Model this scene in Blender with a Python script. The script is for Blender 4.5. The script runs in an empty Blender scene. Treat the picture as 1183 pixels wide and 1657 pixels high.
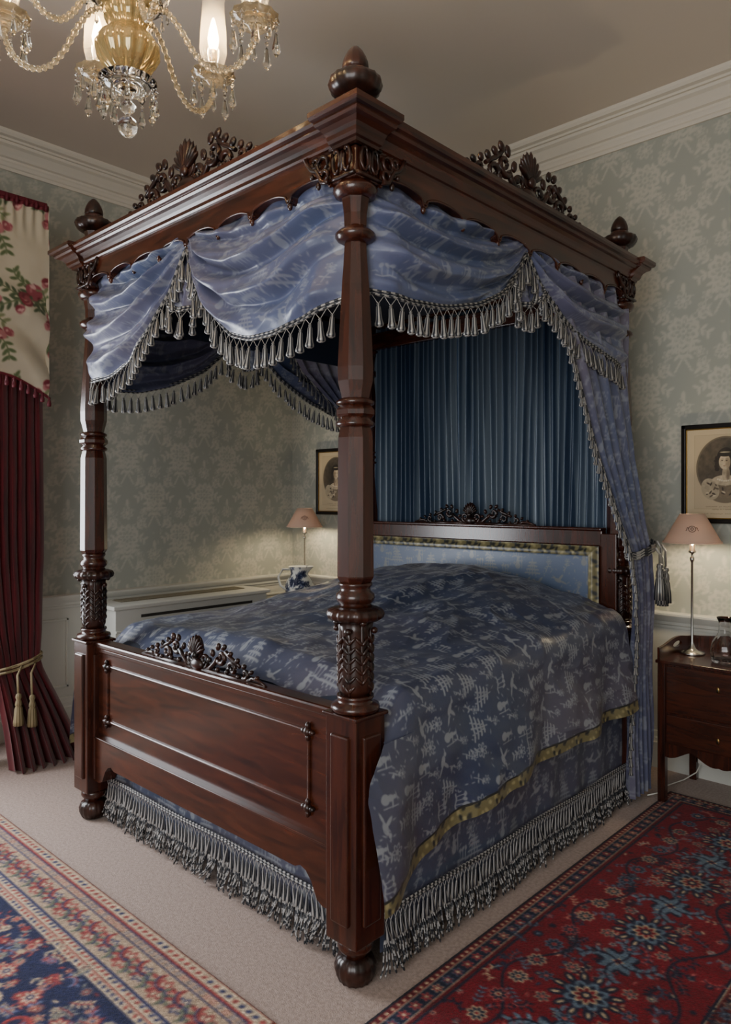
import bpy, math, random, bmesh
import numpy as np
from mathutils import Vector, Matrix
random.seed(7); rng=np.random.RandomState(7)
PI=math.pi
# ---------------------------------------------------------------- helpers
def l1(c):
    c=c/255.0
    return c/12.92 if c<=0.04045 else ((c+0.055)/1.055)**2.4
def lin(c): return tuple(l1(x) for x in c)
def alin(A):
    A=np.clip(A,0,255)/255.0
    return np.where(A<=0.04045,A/12.92,((A+0.055)/1.055)**2.4)
_T=rng.rand(256,256)
def vn(x,y,s=0):
    x=np.asarray(x,float)+s*17.3; y=np.asarray(y,float)+s*31.7
    xi=np.floor(x).astype(int); yi=np.floor(y).astype(int); fx=x-xi; fy=y-yi
    fx=fx*fx*(3-2*fx); fy=fy*fy*(3-2*fy)
    a=_T[xi%256,yi%256]; b=_T[(xi+1)%256,yi%256]; c=_T[xi%256,(yi+1)%256]; d=_T[(xi+1)%256,(yi+1)%256]
    return (a*(1-fx)+b*fx)*(1-fy)+(c*(1-fx)+d*fx)*fy-0.5
def fbm(x,y,s=0,o=3):
    r=0;a=1
    for i in range(o):
        r=r+a*vn(x*2**i,y*2**i,s+i*3); a*=.5
    return r
def ss(a,b,x):
    t=np.clip((np.asarray(x,float)-a)/(b-a),0,1); return t*t*(3-2*t)
# ---------------------------------------------------------------- materials
def mat(name,col,rough=.5,metal=0,coat=0,spec=.5,sheen=0,trans=0,emit=None,es=0,ior=1.45):
    m=bpy.data.materials.new(name); m.use_nodes=True
    b=m.node_tree.nodes['Principled BSDF']
    b.inputs['Base Color'].default_value=(*lin(col),1)
    b.inputs['Roughness'].default_value=rough; b.inputs['Metallic'].default_value=metal
    b.inputs['Coat Weight'].default_value=coat; b.inputs['Coat Roughness'].default_value=.18
    b.inputs['Specular IOR Level'].default_value=spec; b.inputs['IOR'].default_value=ior
    b.inputs['Sheen Weight'].default_value=sheen
    b.inputs['Transmission Weight'].default_value=trans
    if emit: b.inputs['Emission Color'].default_value=(*lin(emit),1); b.inputs['Emission Strength'].default_value=es
    return m
def N(m,t,**kw):
    n=m.node_tree.nodes.new(t)
    for k,v in kw.items(): setattr(n,k,v)
    return n
def L(m,a,b): m.node_tree.links.new(a,b)
def add_noise(m,c1,c2,scale=(1,1,1),ns=5,detail=6,bump=0,lo=.35,hi=.65,dist=0,bs=None,bdist=.01):
    b=m.node_tree.nodes['Principled BSDF']
    tc=N(m,'ShaderNodeTexCoord'); mp=N(m,'ShaderNodeMapping'); mp.inputs['Scale'].default_value=scale
    no=N(m,'ShaderNodeTexNoise'); no.inputs['Scale'].default_value=ns; no.inputs['Detail'].default_value=detail
    no.inputs['Distortion'].default_value=dist
    r=N(m,'ShaderNodeValToRGB'); r.color_ramp.elements[0].position=lo; r.color_ramp.elements[1].position=hi
    r.color_ramp.elements[0].color=(*lin(c1),1); r.color_ramp.elements[1].color=(*lin(c2),1)
    L(m,tc.outputs['Object'],mp.inputs['Vector']); L(m,mp.outputs[0],no.inputs['Vector'])
    L(m,no.outputs['Fac'],r.inputs['Fac']); L(m,r.outputs['Color'],b.inputs['Base Color'])
    if bump:
        bp=N(m,'ShaderNodeBump'); bp.inputs['Strength'].default_value=bump; bp.inputs['Distance'].default_value=bdist
        if bs:
            n2=N(m,'ShaderNodeTexNoise'); n2.inputs['Scale'].default_value=bs; n2.inputs['Detail'].default_value=4
            L(m,tc.outputs['Object'],n2.inputs['Vector']); L(m,n2.outputs['Fac'],bp.inputs['Height'])
        else: L(m,no.outputs['Fac'],bp.inputs['Height'])
        L(m,bp.outputs[0],b.inputs['Normal'])
    return m
def attr_mat(name,r0=.5,r1=None,sheen=0,spec=.5,bump=0,bs=400,metal=0,bd=.004):
    m=mat(name,(128,128,128),r0,metal,0,spec,sheen)
    b=m.node_tree.nodes['Principled BSDF']
    a=N(m,'ShaderNodeVertexColor'); a.layer_name='Col'
    L(m,a.outputs['Color'],b.inputs['Base Color'])
    if r1 is not None:
        mr=N(m,'ShaderNodeMapRange'); mr.inputs['To Min'].default_value=r0; mr.inputs['To Max'].default_value=r1
        L(m,a.outputs['Alpha'],mr.inputs['Value']); L(m,mr.outputs[0],b.inputs['Roughness'])
    if bump:
        tc=N(m,'ShaderNodeTexCoord'); n2=N(m,'ShaderNodeTexNoise'); n2.inputs['Scale'].default_value=bs
        bp=N(m,'ShaderNodeBump'); bp.inputs['Strength'].default_value=bump; bp.inputs['Distance'].default_value=bd
        L(m,tc.outputs['Object'],n2.inputs['Vector']); L(m,n2.outputs['Fac'],bp.inputs['Height']); L(m,bp.outputs[0],b.inputs['Normal'])
    return m
M={}
M['wood']=add_noise(mat('mahogany',(70,25,14),.27,coat=.4),(27,12,8),(74,33,18),scale=(14,14,1.3),ns=4,detail=8,lo=.25,hi=.8,dist=.6)
M['woodh']=add_noise(mat('mahogany_flamed',(70,25,14),.27,coat=.4),(29,13,8),(82,38,20),scale=(1.6,1.6,10),ns=3.2,detail=8,lo=.25,hi=.8,dist=.9)
M['carve']=add_noise(mat('mahogany_carved',(45,18,12),.34,coat=.2),(20,10,8),(54,26,16),ns=20,detail=4)
M['white']=mat('white_paint',(200,200,192),.5)
M['crown']=mat('cornice_paint',(212,205,192),.6)
M['ceil']=mat('ceiling_paint',(212,200,187),.85)
M['carpet']=add_noise(mat('carpet',(150,134,124),.95,sheen=.2),(142,122,112),(166,145,134),ns=90,detail=5,bump=.5,bs=260,bdist=.006)
M['silver']=mat('silver_thread',(150,147,142),.36,metal=.3)
M['dark']=mat('dark_thread',(38,40,46),.5)
M['cord']=mat('grey_cord',(152,149,147),.5,metal=.1)
M['cream']=mat('cream_thread',(150,136,104),.6)
M['chrome']=mat('brushed_nickel',(190,188,182),.22,metal=1)
M['brass']=mat('brass',(150,124,76),.35,metal=1)
M['black']=mat('black_frame',(22,18,16),.3)
M['lining']=mat('blue_lining',(28,38,58),.6,sheen=.1)
M['velvet']=add_noise(mat('red_velvet',(92,8,22),.7,sheen=.25),(66,5,15),(98,10,24),scale=(6,6,1),ns=4)
M['damask']=attr_mat('silk_damask',.36,.30,sheen=.05,spec=.7,bump=.12,bs=260,bd=.003)
M['wallp']=attr_mat('damask_wallpaper',.6,.5,spec=.3)
M['rug']=attr_mat('wool_rug',.95,spec=.1,sheen=.1,bump=.8,bs=350)
M['print']=attr_mat('engraving_print',.6)
M['floral']=attr_mat('rose_chintz',.7,sheen=.1)
M['silk']=attr_mat('pleated_silk',.34,spec=.6,sheen=.1)
M['gilt']=mat('gilt_slip',(150,118,60),.35,metal=.8)
M['crystal']=mat('crystal_glass',(255,250,240),.02,trans=1,ior=1.5)
M['garm']=mat('twisted_glass',(250,232,196),.08,trans=.88,ior=1.45)
M['gglass']=mat('gilded_cut_glass',(226,200,140),.06,metal=.25,trans=.7,ior=1.5)
M['gbrass']=mat('gilded_brass',(190,160,95),.25,metal=.9)
M['bulb']=mat('warm_bulb',(255,220,160),.5,emit=(255,212,145),es=80)
M['glass']=mat('clear_glass',(250,250,250),.01,trans=1,ior=1.3)
M['plate']=mat('socket_plastic',(220,218,210),.4)
def shade_mat():
    m=mat('lamp_shade_fabric',(200,172,154),.85); nt=m.node_tree; b=nt.nodes['Principled BSDF']
    t=N(m,'ShaderNodeBsdfTranslucent'); t.inputs[0].default_value=(*lin((222,196,178)),1)
    mx=N(m,'ShaderNodeMixShader'); mx.inputs[0].default_value=.09
    L(m,b.outputs[0],mx.inputs[1]); L(m,t.outputs[0],mx.inputs[2]); L(m,mx.outputs[0],nt.nodes['Material Output'].inputs[0]); return m
M['shade']=shade_mat()
def thin_glass():
    m=mat('frosted_shade_glass',(255,240,220),.05); nt=m.node_tree
    t=N(m,'ShaderNodeBsdfTransparent'); g=N(m,'ShaderNodeBsdfGlossy'); g.inputs['Roughness'].default_value=.05
    tr=N(m,'ShaderNodeBsdfTranslucent'); tr.inputs[0].default_value=(1,.93,.8,1)
    mx=N(m,'ShaderNodeMixShader'); mx.inputs[0].default_value=.3
    m2=N(m,'ShaderNodeMixShader'); m2.inputs[0].default_value=.2
    L(m,t.outputs[0],mx.inputs[1]); L(m,tr.outputs[0],mx.inputs[2]); L(m,mx.outputs[0],m2.inputs[1]); L(m,g.outputs[0],m2.inputs[2]); L(m,m2.outputs[0],nt.nodes['Material Output'].inputs[0]); return m
M['thin']=thin_glass()
# ---------------------------------------------------------------- mesh builder
def empty(name,loc=(0,0,0)):
    e=bpy.data.objects.new(name,None); e.location=loc; bpy.context.scene.collection.objects.link(e); e.empty_display_size=.1; return e
class MB:
    def __init__(s): s.v=[];s.f=[];s.m=[];s.s=[]
    def add(s,vs,fs,mi=0,sm=True):
        o=len(s.v); s.v.extend([tuple(v) for v in vs])
        for f in fs: s.f.append(tuple(i+o for i in f)); s.m.append(mi); s.s.append(sm)
    def lathe(s,prof,segs=24,loc=(0,0,0),mi=0,sm=True,rot=0,mod=None,mt=None,alt=None,cap=True):
        vs=[];n=len(prof)
        for (r,z) in prof:
            for k in range(segs):
                a=rot+2*PI*k/segs; rr=r*(1+(mod(z,a) if mod else 0))
                p=Vector((rr*math.cos(a),rr*math.sin(a),z))
                if mt is not None: p=mt@p
                vs.append((p.x+loc[0],p.y+loc[1],p.z+loc[2]))
        o=len(s.v); s.v.extend(vs)
        for i in range(n-1):
            for k in range(segs):
                k2=(k+1)%segs
                s.f.append((o+i*segs+k,o+i*segs+k2,o+(i+1)*segs+k2,o+(i+1)*segs+k))
                s.m.append(mi if (alt is None or k%2==0) else alt); s.s.append(sm)
        if cap:
            if prof[0][0]>1e-4: s.f.append(tuple(o+k for k in range(segs))[::-1]); s.m.append(mi); s.s.append(False)
            if prof[-1][0]>1e-4: s.f.append(tuple(o+(n-1)*segs+k for k in range(segs))); s.m.append(mi); s.s.append(False)
    def box(s,x0,x1,y0,y1,z0,z1,bev=.003,mi=0,fr=None):
        b=min(bev,abs(x1-x0)*.45,abs(y1-y0)*.45,abs(z1-z0)*.45)
        if x0>x1:x0,x1=x1,x0
        if y0>y1:y0,y1=y1,y0
        if z0>z1:z0,z1=z1,z0
        bm=bmesh.new(); bmesh.ops.create_cube(bm,size=1)
        for v in bm.verts:
            v.co=Vector(((x0+x1)/2+v.co.x*(x1-x0),(y0+y1)/2+v.co.y*(y1-y0),(z0+z1)/2+v.co.z*(z1-z0)))
        if b>1e-5: bmesh.ops.bevel(bm,geom=bm.edges[:],offset=b,segments=2,affect='EDGES',profile=.5)
        bm.verts.index_update()
        vs=[tuple(v.co) for v in bm.verts]
        if fr: vs=[fr(*v) for v in vs]
        s.add(vs,[[v.index for v in f.verts] for f in bm.faces],mi,False); bm.free()
    def tube(s,pts,r,segs=6,mi=0,cap=True,flat=1.0,alt=None):
        P=[Vector(p) for p in pts]; n=len(P)
        if not hasattr(r,'__len__'): r=[r]*n
        vs=[];fs=[]; up=Vector((0,0,1))
        for i in range(n):
            t=(P[min(i+1,n-1)]-P[max(i-1,0)])
            if t.length<1e-9: t=Vector((0,0,1))
            t.normalize()
            ref=up if abs(t.z)<.95 else Vector((1,0,0)); a=t.cross(ref)
            if a.length<1e-6: a=Vector((1,0,0))
            a.normalize(); b=a.cross(t).normalized()
            for k in range(segs):
                an=2*PI*k/segs
                vs.append(P[i]+a*(r[i]*math.cos(an))+b*(r[i]*math.sin(an)*flat))
        for i in range(n-1):
            for k in range(segs):
                k2=(k+1)%segs; fs.append((i*segs+k,i*segs+k2,(i+1)*segs+k2,(i+1)*segs+k))
        if alt is None: s.add(vs,fs,mi)
        else:
            o=len(s.v); s.v.extend([tuple(v) for v in vs])
            for j,f in enumerate(fs):
                i=j//segs;k=j%segs
                s.f.append(tuple(q+o for q in f)); s.m.append(mi if ((i+k)//2)%2==0 else alt); s.s.append(True)
        if cap:
            o=len(s.v)-len(vs)
            s.f.append(tuple(o+k for k in range(segs))); s.m.append(mi); s.s.append(False)
            s.f.append(tuple(o+(n-1)*segs+k for k in range(segs))); s.m.append(mi); s.s.append(False)
    def ell(s,c,r,R=None,mi=0,seg=10,rings=7):
        vs=[];fs=[]
        for i in range(rings+1):
            th=PI*i/rings
            for k in range(seg):
                a=2*PI*k/seg; p=Vector((r[0]*math.sin(th)*math.cos(a),r[1]*math.sin(th)*math.sin(a),r[2]*math.cos(th)))
                if R is not None: p=R@p
                vs.append(p+Vector(c))
        for i in range(rings):
            for k in range(seg):
                k2=(k+1)%seg; fs.append((i*seg+k,(i+1)*seg+k,(i+1)*seg+k2,i*seg+k2))
        s.add(vs,fs,mi)
    def strip(s,top,bot,fr,w0,w1,mi=0):
        n=len(top); vs=[]
        for w in (w0,w1):
            vs+= [fr(u,v,w) for u,v in top]; vs+=[fr(u,v,w) for u,v in bot]
        fs=[]
        for i in range(n-1):
            fs.append((i,i+1,n+i+1,n+i)); fs.append((2*n+i,3*n+i,3*n+i+1,2*n+i+1))
            fs.append((i,2*n+i,2*n+i+1,i+1)); fs.append((n+i,n+i+1,3*n+i+1,3*n+i))
        fs.append((0,n,3*n,2*n)); fs.append((n-1,3*n-1,4*n-1,2*n-1))
        s.add(vs,fs,mi,False)
    def build(s,name,mats,parent=None,recalc=True):
        me=bpy.data.meshes.new(name); me.from_pydata(s.v,[],s.f)
        for m in mats: me.materials.append(m)
        me.polygons.foreach_set('material_index',s.m); me.polygons.foreach_set('use_smooth',s.s)
        if recalc:
            bm=bmesh.new(); bm.from_mesh(me); bmesh.ops.recalc_face_normals(bm,faces=bm.faces[:]); bm.to_mesh(me); bm.free()
        me.update()
        o=bpy.data.objects.new(name,me); bpy.context.scene.collection.objects.link(o)
        if parent: o.parent=parent
        return o
def grid(name,P,cols,m,parent=None,alpha=None,keep=None,smooth=True):
    n,k,_=P.shape
    idx=np.arange(n*k).reshape(n,k)
    F=np.stack([idx[:-1,:-1],idx[1:,:-1],idx[1:,1:],idx[:-1,1:]],-1)
    F=F[keep] if keep is not None else F.reshape(-1,4)
    me=bpy.data.meshes.new(name); me.from_pydata(P.reshape(-1,3).tolist(),[],F.tolist())
    me.materials.append(m)
    if smooth: me.polygons.foreach_set('use_smooth',[True]*len(me.polygons))
    if cols is not None:
        A=np.ones((n*k,4),np.float32); A[:,:3]=alin(cols.reshape(-1,3))
        if alpha is not None: A[:,3]=alpha.reshape(-1)
        at=me.color_attributes.new('Col','FLOAT_COLOR','POINT'); at.data.foreach_set('color',A.ravel())
    me.update(); o=bpy.data.objects.new(name,me); bpy.context.scene.collection.objects.link(o)
    if parent: o.parent=parent
    return o
def mixc(a,b,m):
    m=np.asarray(m)[...,None]; return np.asarray(a,float)*(1-m)+np.asarray(b,float)*m
# ---------------------------------------------------------------- canvas
class CV:
    def __init__(s,sx,sy,res,bg,wrap=False):
        s.res=res;s.w=int(round(sx/res));s.h=int(round(sy/res));s.wrap=wrap
        s.sx=sx;s.sy=sy
        s.A=np.zeros((s.h,s.w,3)); s.A[:]=bg
    def stamp(s,cx,cy,R,fn,col):
        r=int(R/s.res)+2; ci=int(cx/s.res); cj=int(cy/s.res)
        I=np.arange(ci-r,ci+r+1); J=np.arange(cj-r,cj+r+1)
        if not s.wrap:
            I=I[(I>=0)&(I<s.w)]; J=J[(J>=0)&(J<s.h)]
            if len(I)==0 or len(J)==0: return
        X,Y=np.meshgrid((I+.5)*s.res-cx,(J+.5)*s.res-cy)
        m=np.clip(fn(X,Y),0,1)[...,None]
        ix=np.ix_(J%s.h,I%s.w)
        s.A[ix]=s.A[ix]*(1-m)+np.asarray(col,float)*m
    def ell(s,cx,cy,a,b,ang,col,soft=None):
        c,n=math.cos(ang),math.sin(ang); e=min(a,b)/s.res if soft is None else soft
        s.stamp(cx,cy,max(a,b)*(1 if soft is None else 1.5),lambda X,Y:(1-np.sqrt(((X*c+Y*n)/a)**2+((-X*n+Y*c)/b)**2))*e+.5,col)
    def line(s,x0,y0,x1,y1,w,col):
        mx,my=(x0+x1)/2,(y0+y1)/2; dx,dy=(x1-x0)/2,(y1-y0)/2; l2=dx*dx+dy*dy+1e-12
        def f(X,Y):
            t=np.clip((X*dx+Y*dy)/l2,-1,1); return (w-np.hypot(X-t*dx,Y-t*dy))/s.res+.5
        s.stamp(mx,my,math.sqrt(l2)+w,f,col)
    def path(s,P,w,col):
        for a,b in zip(P[:-1],P[1:]): s.line(a[0],a[1],b[0],b[1],w,col)
    def rect(s,x0,x1,y0,y1,col):
        i0,i1=max(0,int(x0/s.res)),int(x1/s.res); j0,j1=max(0,int(y0/s.res)),int(y1/s.res); s.A[j0:j1,i0:i1]=col
    def flower(s,x,y,R,cols,n=8,rot=0):
        for k in range(n):
            a=rot+2*PI*k/n; s.ell(x+.62*R*math.cos(a),y+.62*R*math.sin(a),R*.42,R*.26,a,cols[0])
        if len(cols)>1:
            for k in range(n):
                a=rot+2*PI*k/n; s.ell(x+.52*R*math.cos(a),y+.52*R*math.sin(a),R*.28,R*.15,a,cols[1])
        if len(cols)>2: s.ell(x,y,R*.32,R*.32,0,cols[2])
        if len(cols)>3: s.ell(x,y,R*.16,R*.16,0,cols[3])
    def leafy(s,x,y,a,l,w,col,n=4,lc=None,curl=0.):
        P=[(x,y)]; aa=a
        for i in range(n*2):
            aa+=curl; x+=math.cos(aa)*l/(n*2); y+=math.sin(aa)*l/(n*2); P.append((x,y))
            if i%2==0:
                for sg in (-1,1):
                    b=aa+sg*.9; s.ell(x+math.cos(b)*w*2.2,y+math.sin(b)*w*2.2,w*2.2,w*.95,b,lc or col)
        s.path(P,w*.35,col); return P[-1]
    def samp(s,U,V):
        u=np.asarray(U)/s.res-.5; v=np.asarray(V)/s.res-.5
        i=np.floor(u).astype(int); j=np.floor(v).astype(int); fu=(u-i)[...,None]; fv=(v-j)[...,None]
        if s.wrap: g=lambda a,b:s.A[b%s.h,a%s.w]
        else: g=lambda a,b:s.A[np.clip(b,0,s.h-1),np.clip(a,0,s.w-1)]
        return (g(i,j)*(1-fu)+g(i+1,j)*fu)*(1-fv)+(g(i,j+1)*(1-fu)+g(i+1,j+1)*fu)*fv
# ----- wallpaper tile (mask in channel 0)
WP=CV(.40,.56,.004,(0,0,0),True)
def damotif(cv,cx,cy,S,hv):
    H=(hv,)*3; Z=(0.12,)*3
    for sg in (-1,1):
        for (a,l,cu) in ((.35,.15,.13),(1.0,.17,.1),(-.35,.13,-.16),(-1.0,.15,-.1)):
            an=PI/2+sg*(PI/2-a)
            cv.leafy(cx,cy,an,l*S,.009*S,H,4,H,curl=-sg*cu*(-1 if a>0 else 1))
        cv.flower(cx+sg*.105*S,cy+.11*S,.035*S,[H,Z,H],6,.3)
        cv.flower(cx+sg*.085*S,cy-.12*S,.03*S,[H,Z,H],6,.3)
        for k in range(4): cv.ell(cx+sg*(.012+.01*k)*S,cy-(.16+.018*k)*S,.012*S,.006*S,sg*-.8,H)
    cv.flower(cx,cy,.085*S,[H,Z],10,.2); cv.flower(cx,cy,.058*S,[H,Z,H,Z],8)
    cv.flower(cx,cy+.165*S,.045*S,[H,Z,H],7,.5)
    cv.ell(cx,cy+.235*S,.012*S,.028*S,0,H)
damotif(WP,.10,.14,.95,1); damotif(WP,.30,.42,.95,1)
for k in range(60):
    x,y=random.random()*.4,random.random()*.56; WP.ell(x,y,.010,.004,random.random()*3,(.7,)*3)
# ----- silk figured tile
SK=CV(.9,.9,.003,(0,0,0),True)
H1=(1,)*3
def pagoda(cv,x,y,s):
    for k in range(4):
        w=s*(.36-.07*k); yy=y+s*.2*k
        cv.path([(x-w*1.3,yy-.02*s),(x-w*.9,yy),(x+w*.9,yy),(x+w*1.3,yy-.02*s)],.045*s,H1)
        cv.line(x-w*.6,yy-s*.12,x-w*.6,yy,.03*s,H1); cv.line(x+w*.6,yy-s*.12,x+w*.6,yy,.03*s,H1); cv.line(x,yy-s*.12,x,yy,.035*s,H1)
    cv.line(x,y+.6*s,x,y+.8*s,.025*s,H1)
def bird(cv,x,y,s,d):
    cv.ell(x,y,.16*s,.08*s,.3*d,H1); cv.ell(x+d*.17*s,y+.1*s,.06*s,.05*s,0,H1); cv.line(x+d*.2*s,y+.1*s,x+d*.3*s,y+.09*s,.015*s,H1)
    cv.ell(x-.12*s*d,y+.12*s,.16*s,.05*s,2.2 if d>0 else .9,H1); cv.ell(x-.24*s*d,y-.07*s,.15*s,.035*s,.4*d,H1)
def manfig(cv,x,y,s):
    cv.ell(x,y+.34*s,.05*s,.06*s,0,H1); cv.ell(x,y+.18*s,.08*s,.13*s,0,H1); cv.ell(x,y,.13*s,.14*s,0,H1)
    cv.line(x,y+.25*s,x+.2*s,y+.2*s,.025*s,H1); cv.line(x+.2*s,y+.4*s,x+.2*s,y-.1*s,.015*s,H1); cv.ell(x,y+.41*s,.1*s,.02*s,0,H1)
pts=[]
for t in range(1200):
    p=(random.random()*.9,random.random()*.9)
    if all(math.hypot((p[0]-q[0]+.45)%.9-.45,(p[1]-q[1]+.45)%.9-.45)>.088 for q in pts): pts.append(p)
for i,(x,y) in enumerate(pts):
    k=i%7
    if k==0: pagoda(SK,x,y-.04,.12)
    elif k==1: bird(SK,x,y,.17,random.choice((-1,1)))
    elif k==2: manfig(SK,x,y,.16)
    elif k in(3,4):
        P=[(x-.02,y-.04),(x-.012,y-.015),(x,y+.005),(x+.004,y+.03)]; SK.path(P,.0022,H1)
        for (a,b) in P[1:]:
            for q_ in range(2): an=random.uniform(0,6.28); SK.ell(a+.012*math.cos(an),b+.012*math.sin(an),.010,.0042,an,H1)
        SK.flower(x+.004,y+.036,.020,[H1,(.15,)*3,H1],6,random.random())
    elif k==5:
        SK.flower(x,y,.034,[H1,(.1,)*3,H1],7,random.random()); SK.leafy(x,y-.02,-1.5,.05,.006,H1,2)
    else:
        SK.path([(x-.035,y-.03),(x-.01,y-.022),(x+.02,y-.03),(x+.04,y-.024)],.004,H1)
        for a in range(3): SK.line(x-.02+a*.018,y-.026,x-.024+a*.022,y+.02,.0022,H1); SK.ell(x-.024+a*.022,y+.024,.013,.008,a,H1)
for t in range(260):
    SK.ell(random.random()*.9,random.random()*.9,random.uniform(.004,.012),.0032,random.random()*3,(.85,)*3)
GT=CV(.12,.12,.003,(112,104,72),True)
for t in range(46): GT.ell(random.random()*.12,random.random()*.12,random.uniform(.006,.011),.005,random.random()*3,random.choice([(38,40,40),(48,52,56),(46,46,42),(150,140,100)]))
def silkcol(U,V,lo=(58,70,100),mo=(92,88,112),hi=(148,156,166),pseed=1,warm=0.5,sc=1.4,k=.85):
    m=SK.samp(np.asarray(U)*sc,np.asarray(V)*sc)[...,0]
    w=np.clip(warm+1.0*fbm(np.asarray(U)*1.8,np.asarray(V)*1.8,pseed),0,1)
    base=mixc(np.zeros(m.shape+(3,))+lo,mo,w)  # shot-silk sheen mixed into the base colour by noise
    return mixc(base,hi,m*k),m
# ---------------------------------------------------------------- camera
cam_d=bpy.data.cameras.new('camera'); cam=bpy.data.objects.new('camera',cam_d); bpy.context.scene.collection.objects.link(cam)
cam.location=(1.504,-1.558,1.42); cam.rotation_euler=(PI/2,0,math.radians(43.2))
cam_d.sensor_fit='HORIZONTAL'; cam_d.sensor_width=36; cam_d.lens=36*1189/1183; cam_d.shift_y=-23.5/1183; cam_d.clip_start=.05
bpy.context.scene.camera=cam
# ---------------------------------------------------------------- room
XL,YH,XR,YB,ZC=-2.96,2.34,3.0,-3.3,3.5
def wallgrid(name,axis,fixed,a0,a1,z0,z1,res,hole=None):
    a=np.arange(a0,a1+res,res); a[-1]=a1; z=np.arange(z0,z1+res,res); z[-1]=z1
    A,Z=np.meshgrid(a,z,indexing='ij'); F=np.full_like(A,fixed)
    P=np.stack([A,F,Z],-1) if axis=='x' else np.stack([F,A,Z],-1)
    m=WP.samp(A+10,Z+.1)[...,0]
    c=mixc(np.zeros(m.shape+(3,))+(160,163,154),(189,187,175),m*.85)
    keep=None
    if hole:
        ca=(A[:-1,:-1]+A[1:,1:])/2; cz=(Z[:-1,:-1]+Z[1:,1:])/2
        keep=~((ca>hole[0])&(ca<hole[1])&(cz>hole[2])&(cz<hole[3]))
    return grid(name,P,c,M['wallp'],alpha=m,keep=keep)
wallgrid('wall_head','x',YH,XL,1.6,.0,ZC,.007)
wallgrid('wall_left','y',XL,YB,YH,.0,ZC,.009,hole=(-1.9,-.35,.55,2.95))
sage=mat('sage_paint',(168,168,158),.7)
mb=MB(); mb.box(1.6,XR,YH,YH+.05,0,ZC,0); mb.build('wall_head_return',[sage])
mb=MB(); mb.box(XR,XR+.05,YB,YH,0,ZC,0); mb.build('wall_right',[sage])
WX0,WX1=.4,2.6
wb=MB(); wb.box(XL,WX0,YB-.05,YB,0,ZC,0); wb.box(WX1,XR,YB-.05,YB,0,ZC,0); wb.box(WX0,WX1,YB-.05,YB,0,.6,0); wb.box(WX0,WX1,YB-.05,YB,2.9,ZC,0)
wb.build('wall_back',[sage])
mb=MB(); mb.box(XL-.05,XR+.05,YB-.05,YH+.05,ZC,ZC+.05,0); mb.build('ceiling',[M['ceil']])
mb=MB(); mb.box(XL-.05,XR+.05,YB-.05,YH+.05,-.05,0,0); mb.build('floor',[M['carpet']])
crown=[(0,3.327),(.012,3.327),(.012,3.345),(.02,3.35),(.028,3.365),(.034,3.372),(.034,3.385),(.05,3.39),(.062,3.405),(.085,3.43),(.105,3.44),(.108,3.455),(.122,3.455),(.122,3.468),(.145,3.472),(.155,3.485),(.16,3.5)]
def run(name,prof,axis,side,a0,a1,m,mit=True):
    mb=MB(); vs=[]
    for (a,sg) in ((a0,1),(a1,-1)):
        for (o,z) in prof:
            aa=a+(sg*o if mit else 0)
            vs.append((aa,side-o,z) if axis=='x' else (side+o,aa,z))
    n=len(prof); mb.add(vs,[(i,i+1,n+i+1,n+i) for i in range(n-1)],0,False)
    return mb.build(name,[m],recalc=False)
run('trim_1',crown,'x',YH-.001,XL,XR,M['crown']); run('trim_2',crown,'y',XL+.001,YB,YH,M['crown'])
dado=[(0,.735),(.01,.737),(.012,.752),(.02,.757),(.022,.772),(.03,.782),(.04,.797),(.045,.807),(.045,.817),(.035,.82),(0,.822)]
base=[(.03,0),(.03,.13),(.026,.137),(.024,.15),(.016,.16),(.012,.185),(.004,.19),(.004,.735)]
run('trim_3',dado,'x',YH,XL,XR,M['white']); run('trim_4',dado,'y',XL,-.3,YH,M['white'],False)
run('baseboard_head',base,'x',YH-.001,XL,XR,M['white']); run('baseboard_left',base,'y',XL+.001,-.35,YH,M['white'],False)
mb=MB()
for (y0,y1) in ((-.2,.5),(1.9,2.3)): 
    for (a,b,c,d) in ((y0,y1,.25,.265),(y0,y1,.66,.675),(y0,y0+.015,.25,.675),(y1-.015,y1,.25,.675)):
        mb.box(XL,XL+.012,a,b,c,d,.003)
mb.build('trim_5',[M['white']])
def window(name,axis,c,a0,a1,z0,z1):
    e=empty(name); mb=MB()
    def bx(a,b,z,zz,t0=-.03,t1=.03):
        if axis=='y': mb.box(c+t0,c+t1,a,b,z,zz,.004)
        else: mb.box(a,b,c+t0,c+t1,z,zz,.004)
    for (a,b,z,zz) in ((a0-.08,a0,z0-.08,z1+.08),(a1,a1+.08,z0-.08,z1+.08),(a0,a1,z1,z1+.08),(a0,a1,z0-.08,z0)): bx(a,b,z,zz,-.04,.04)
    am=(a0+a1)/2; zm=(z0+z1)/2
    bx(am-.015,am+.015,z0,z1); bx(a0,a1,zm-.025,zm+.025)
    for q in (.25,.75): bx(a0,a1,z0+(z1-z0)*q-.01,z0+(z1-z0)*q+.01,-.015,.015)
    mb.build('frame',[M['white']],e); return e
window('window_1','y',XL,-1.9,-.35,.55,2.95); window('added_window_back','x',YB-.02,WX0,WX1,.6,2.9)  # back window is unseen, added behind the camera to give front light
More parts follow.
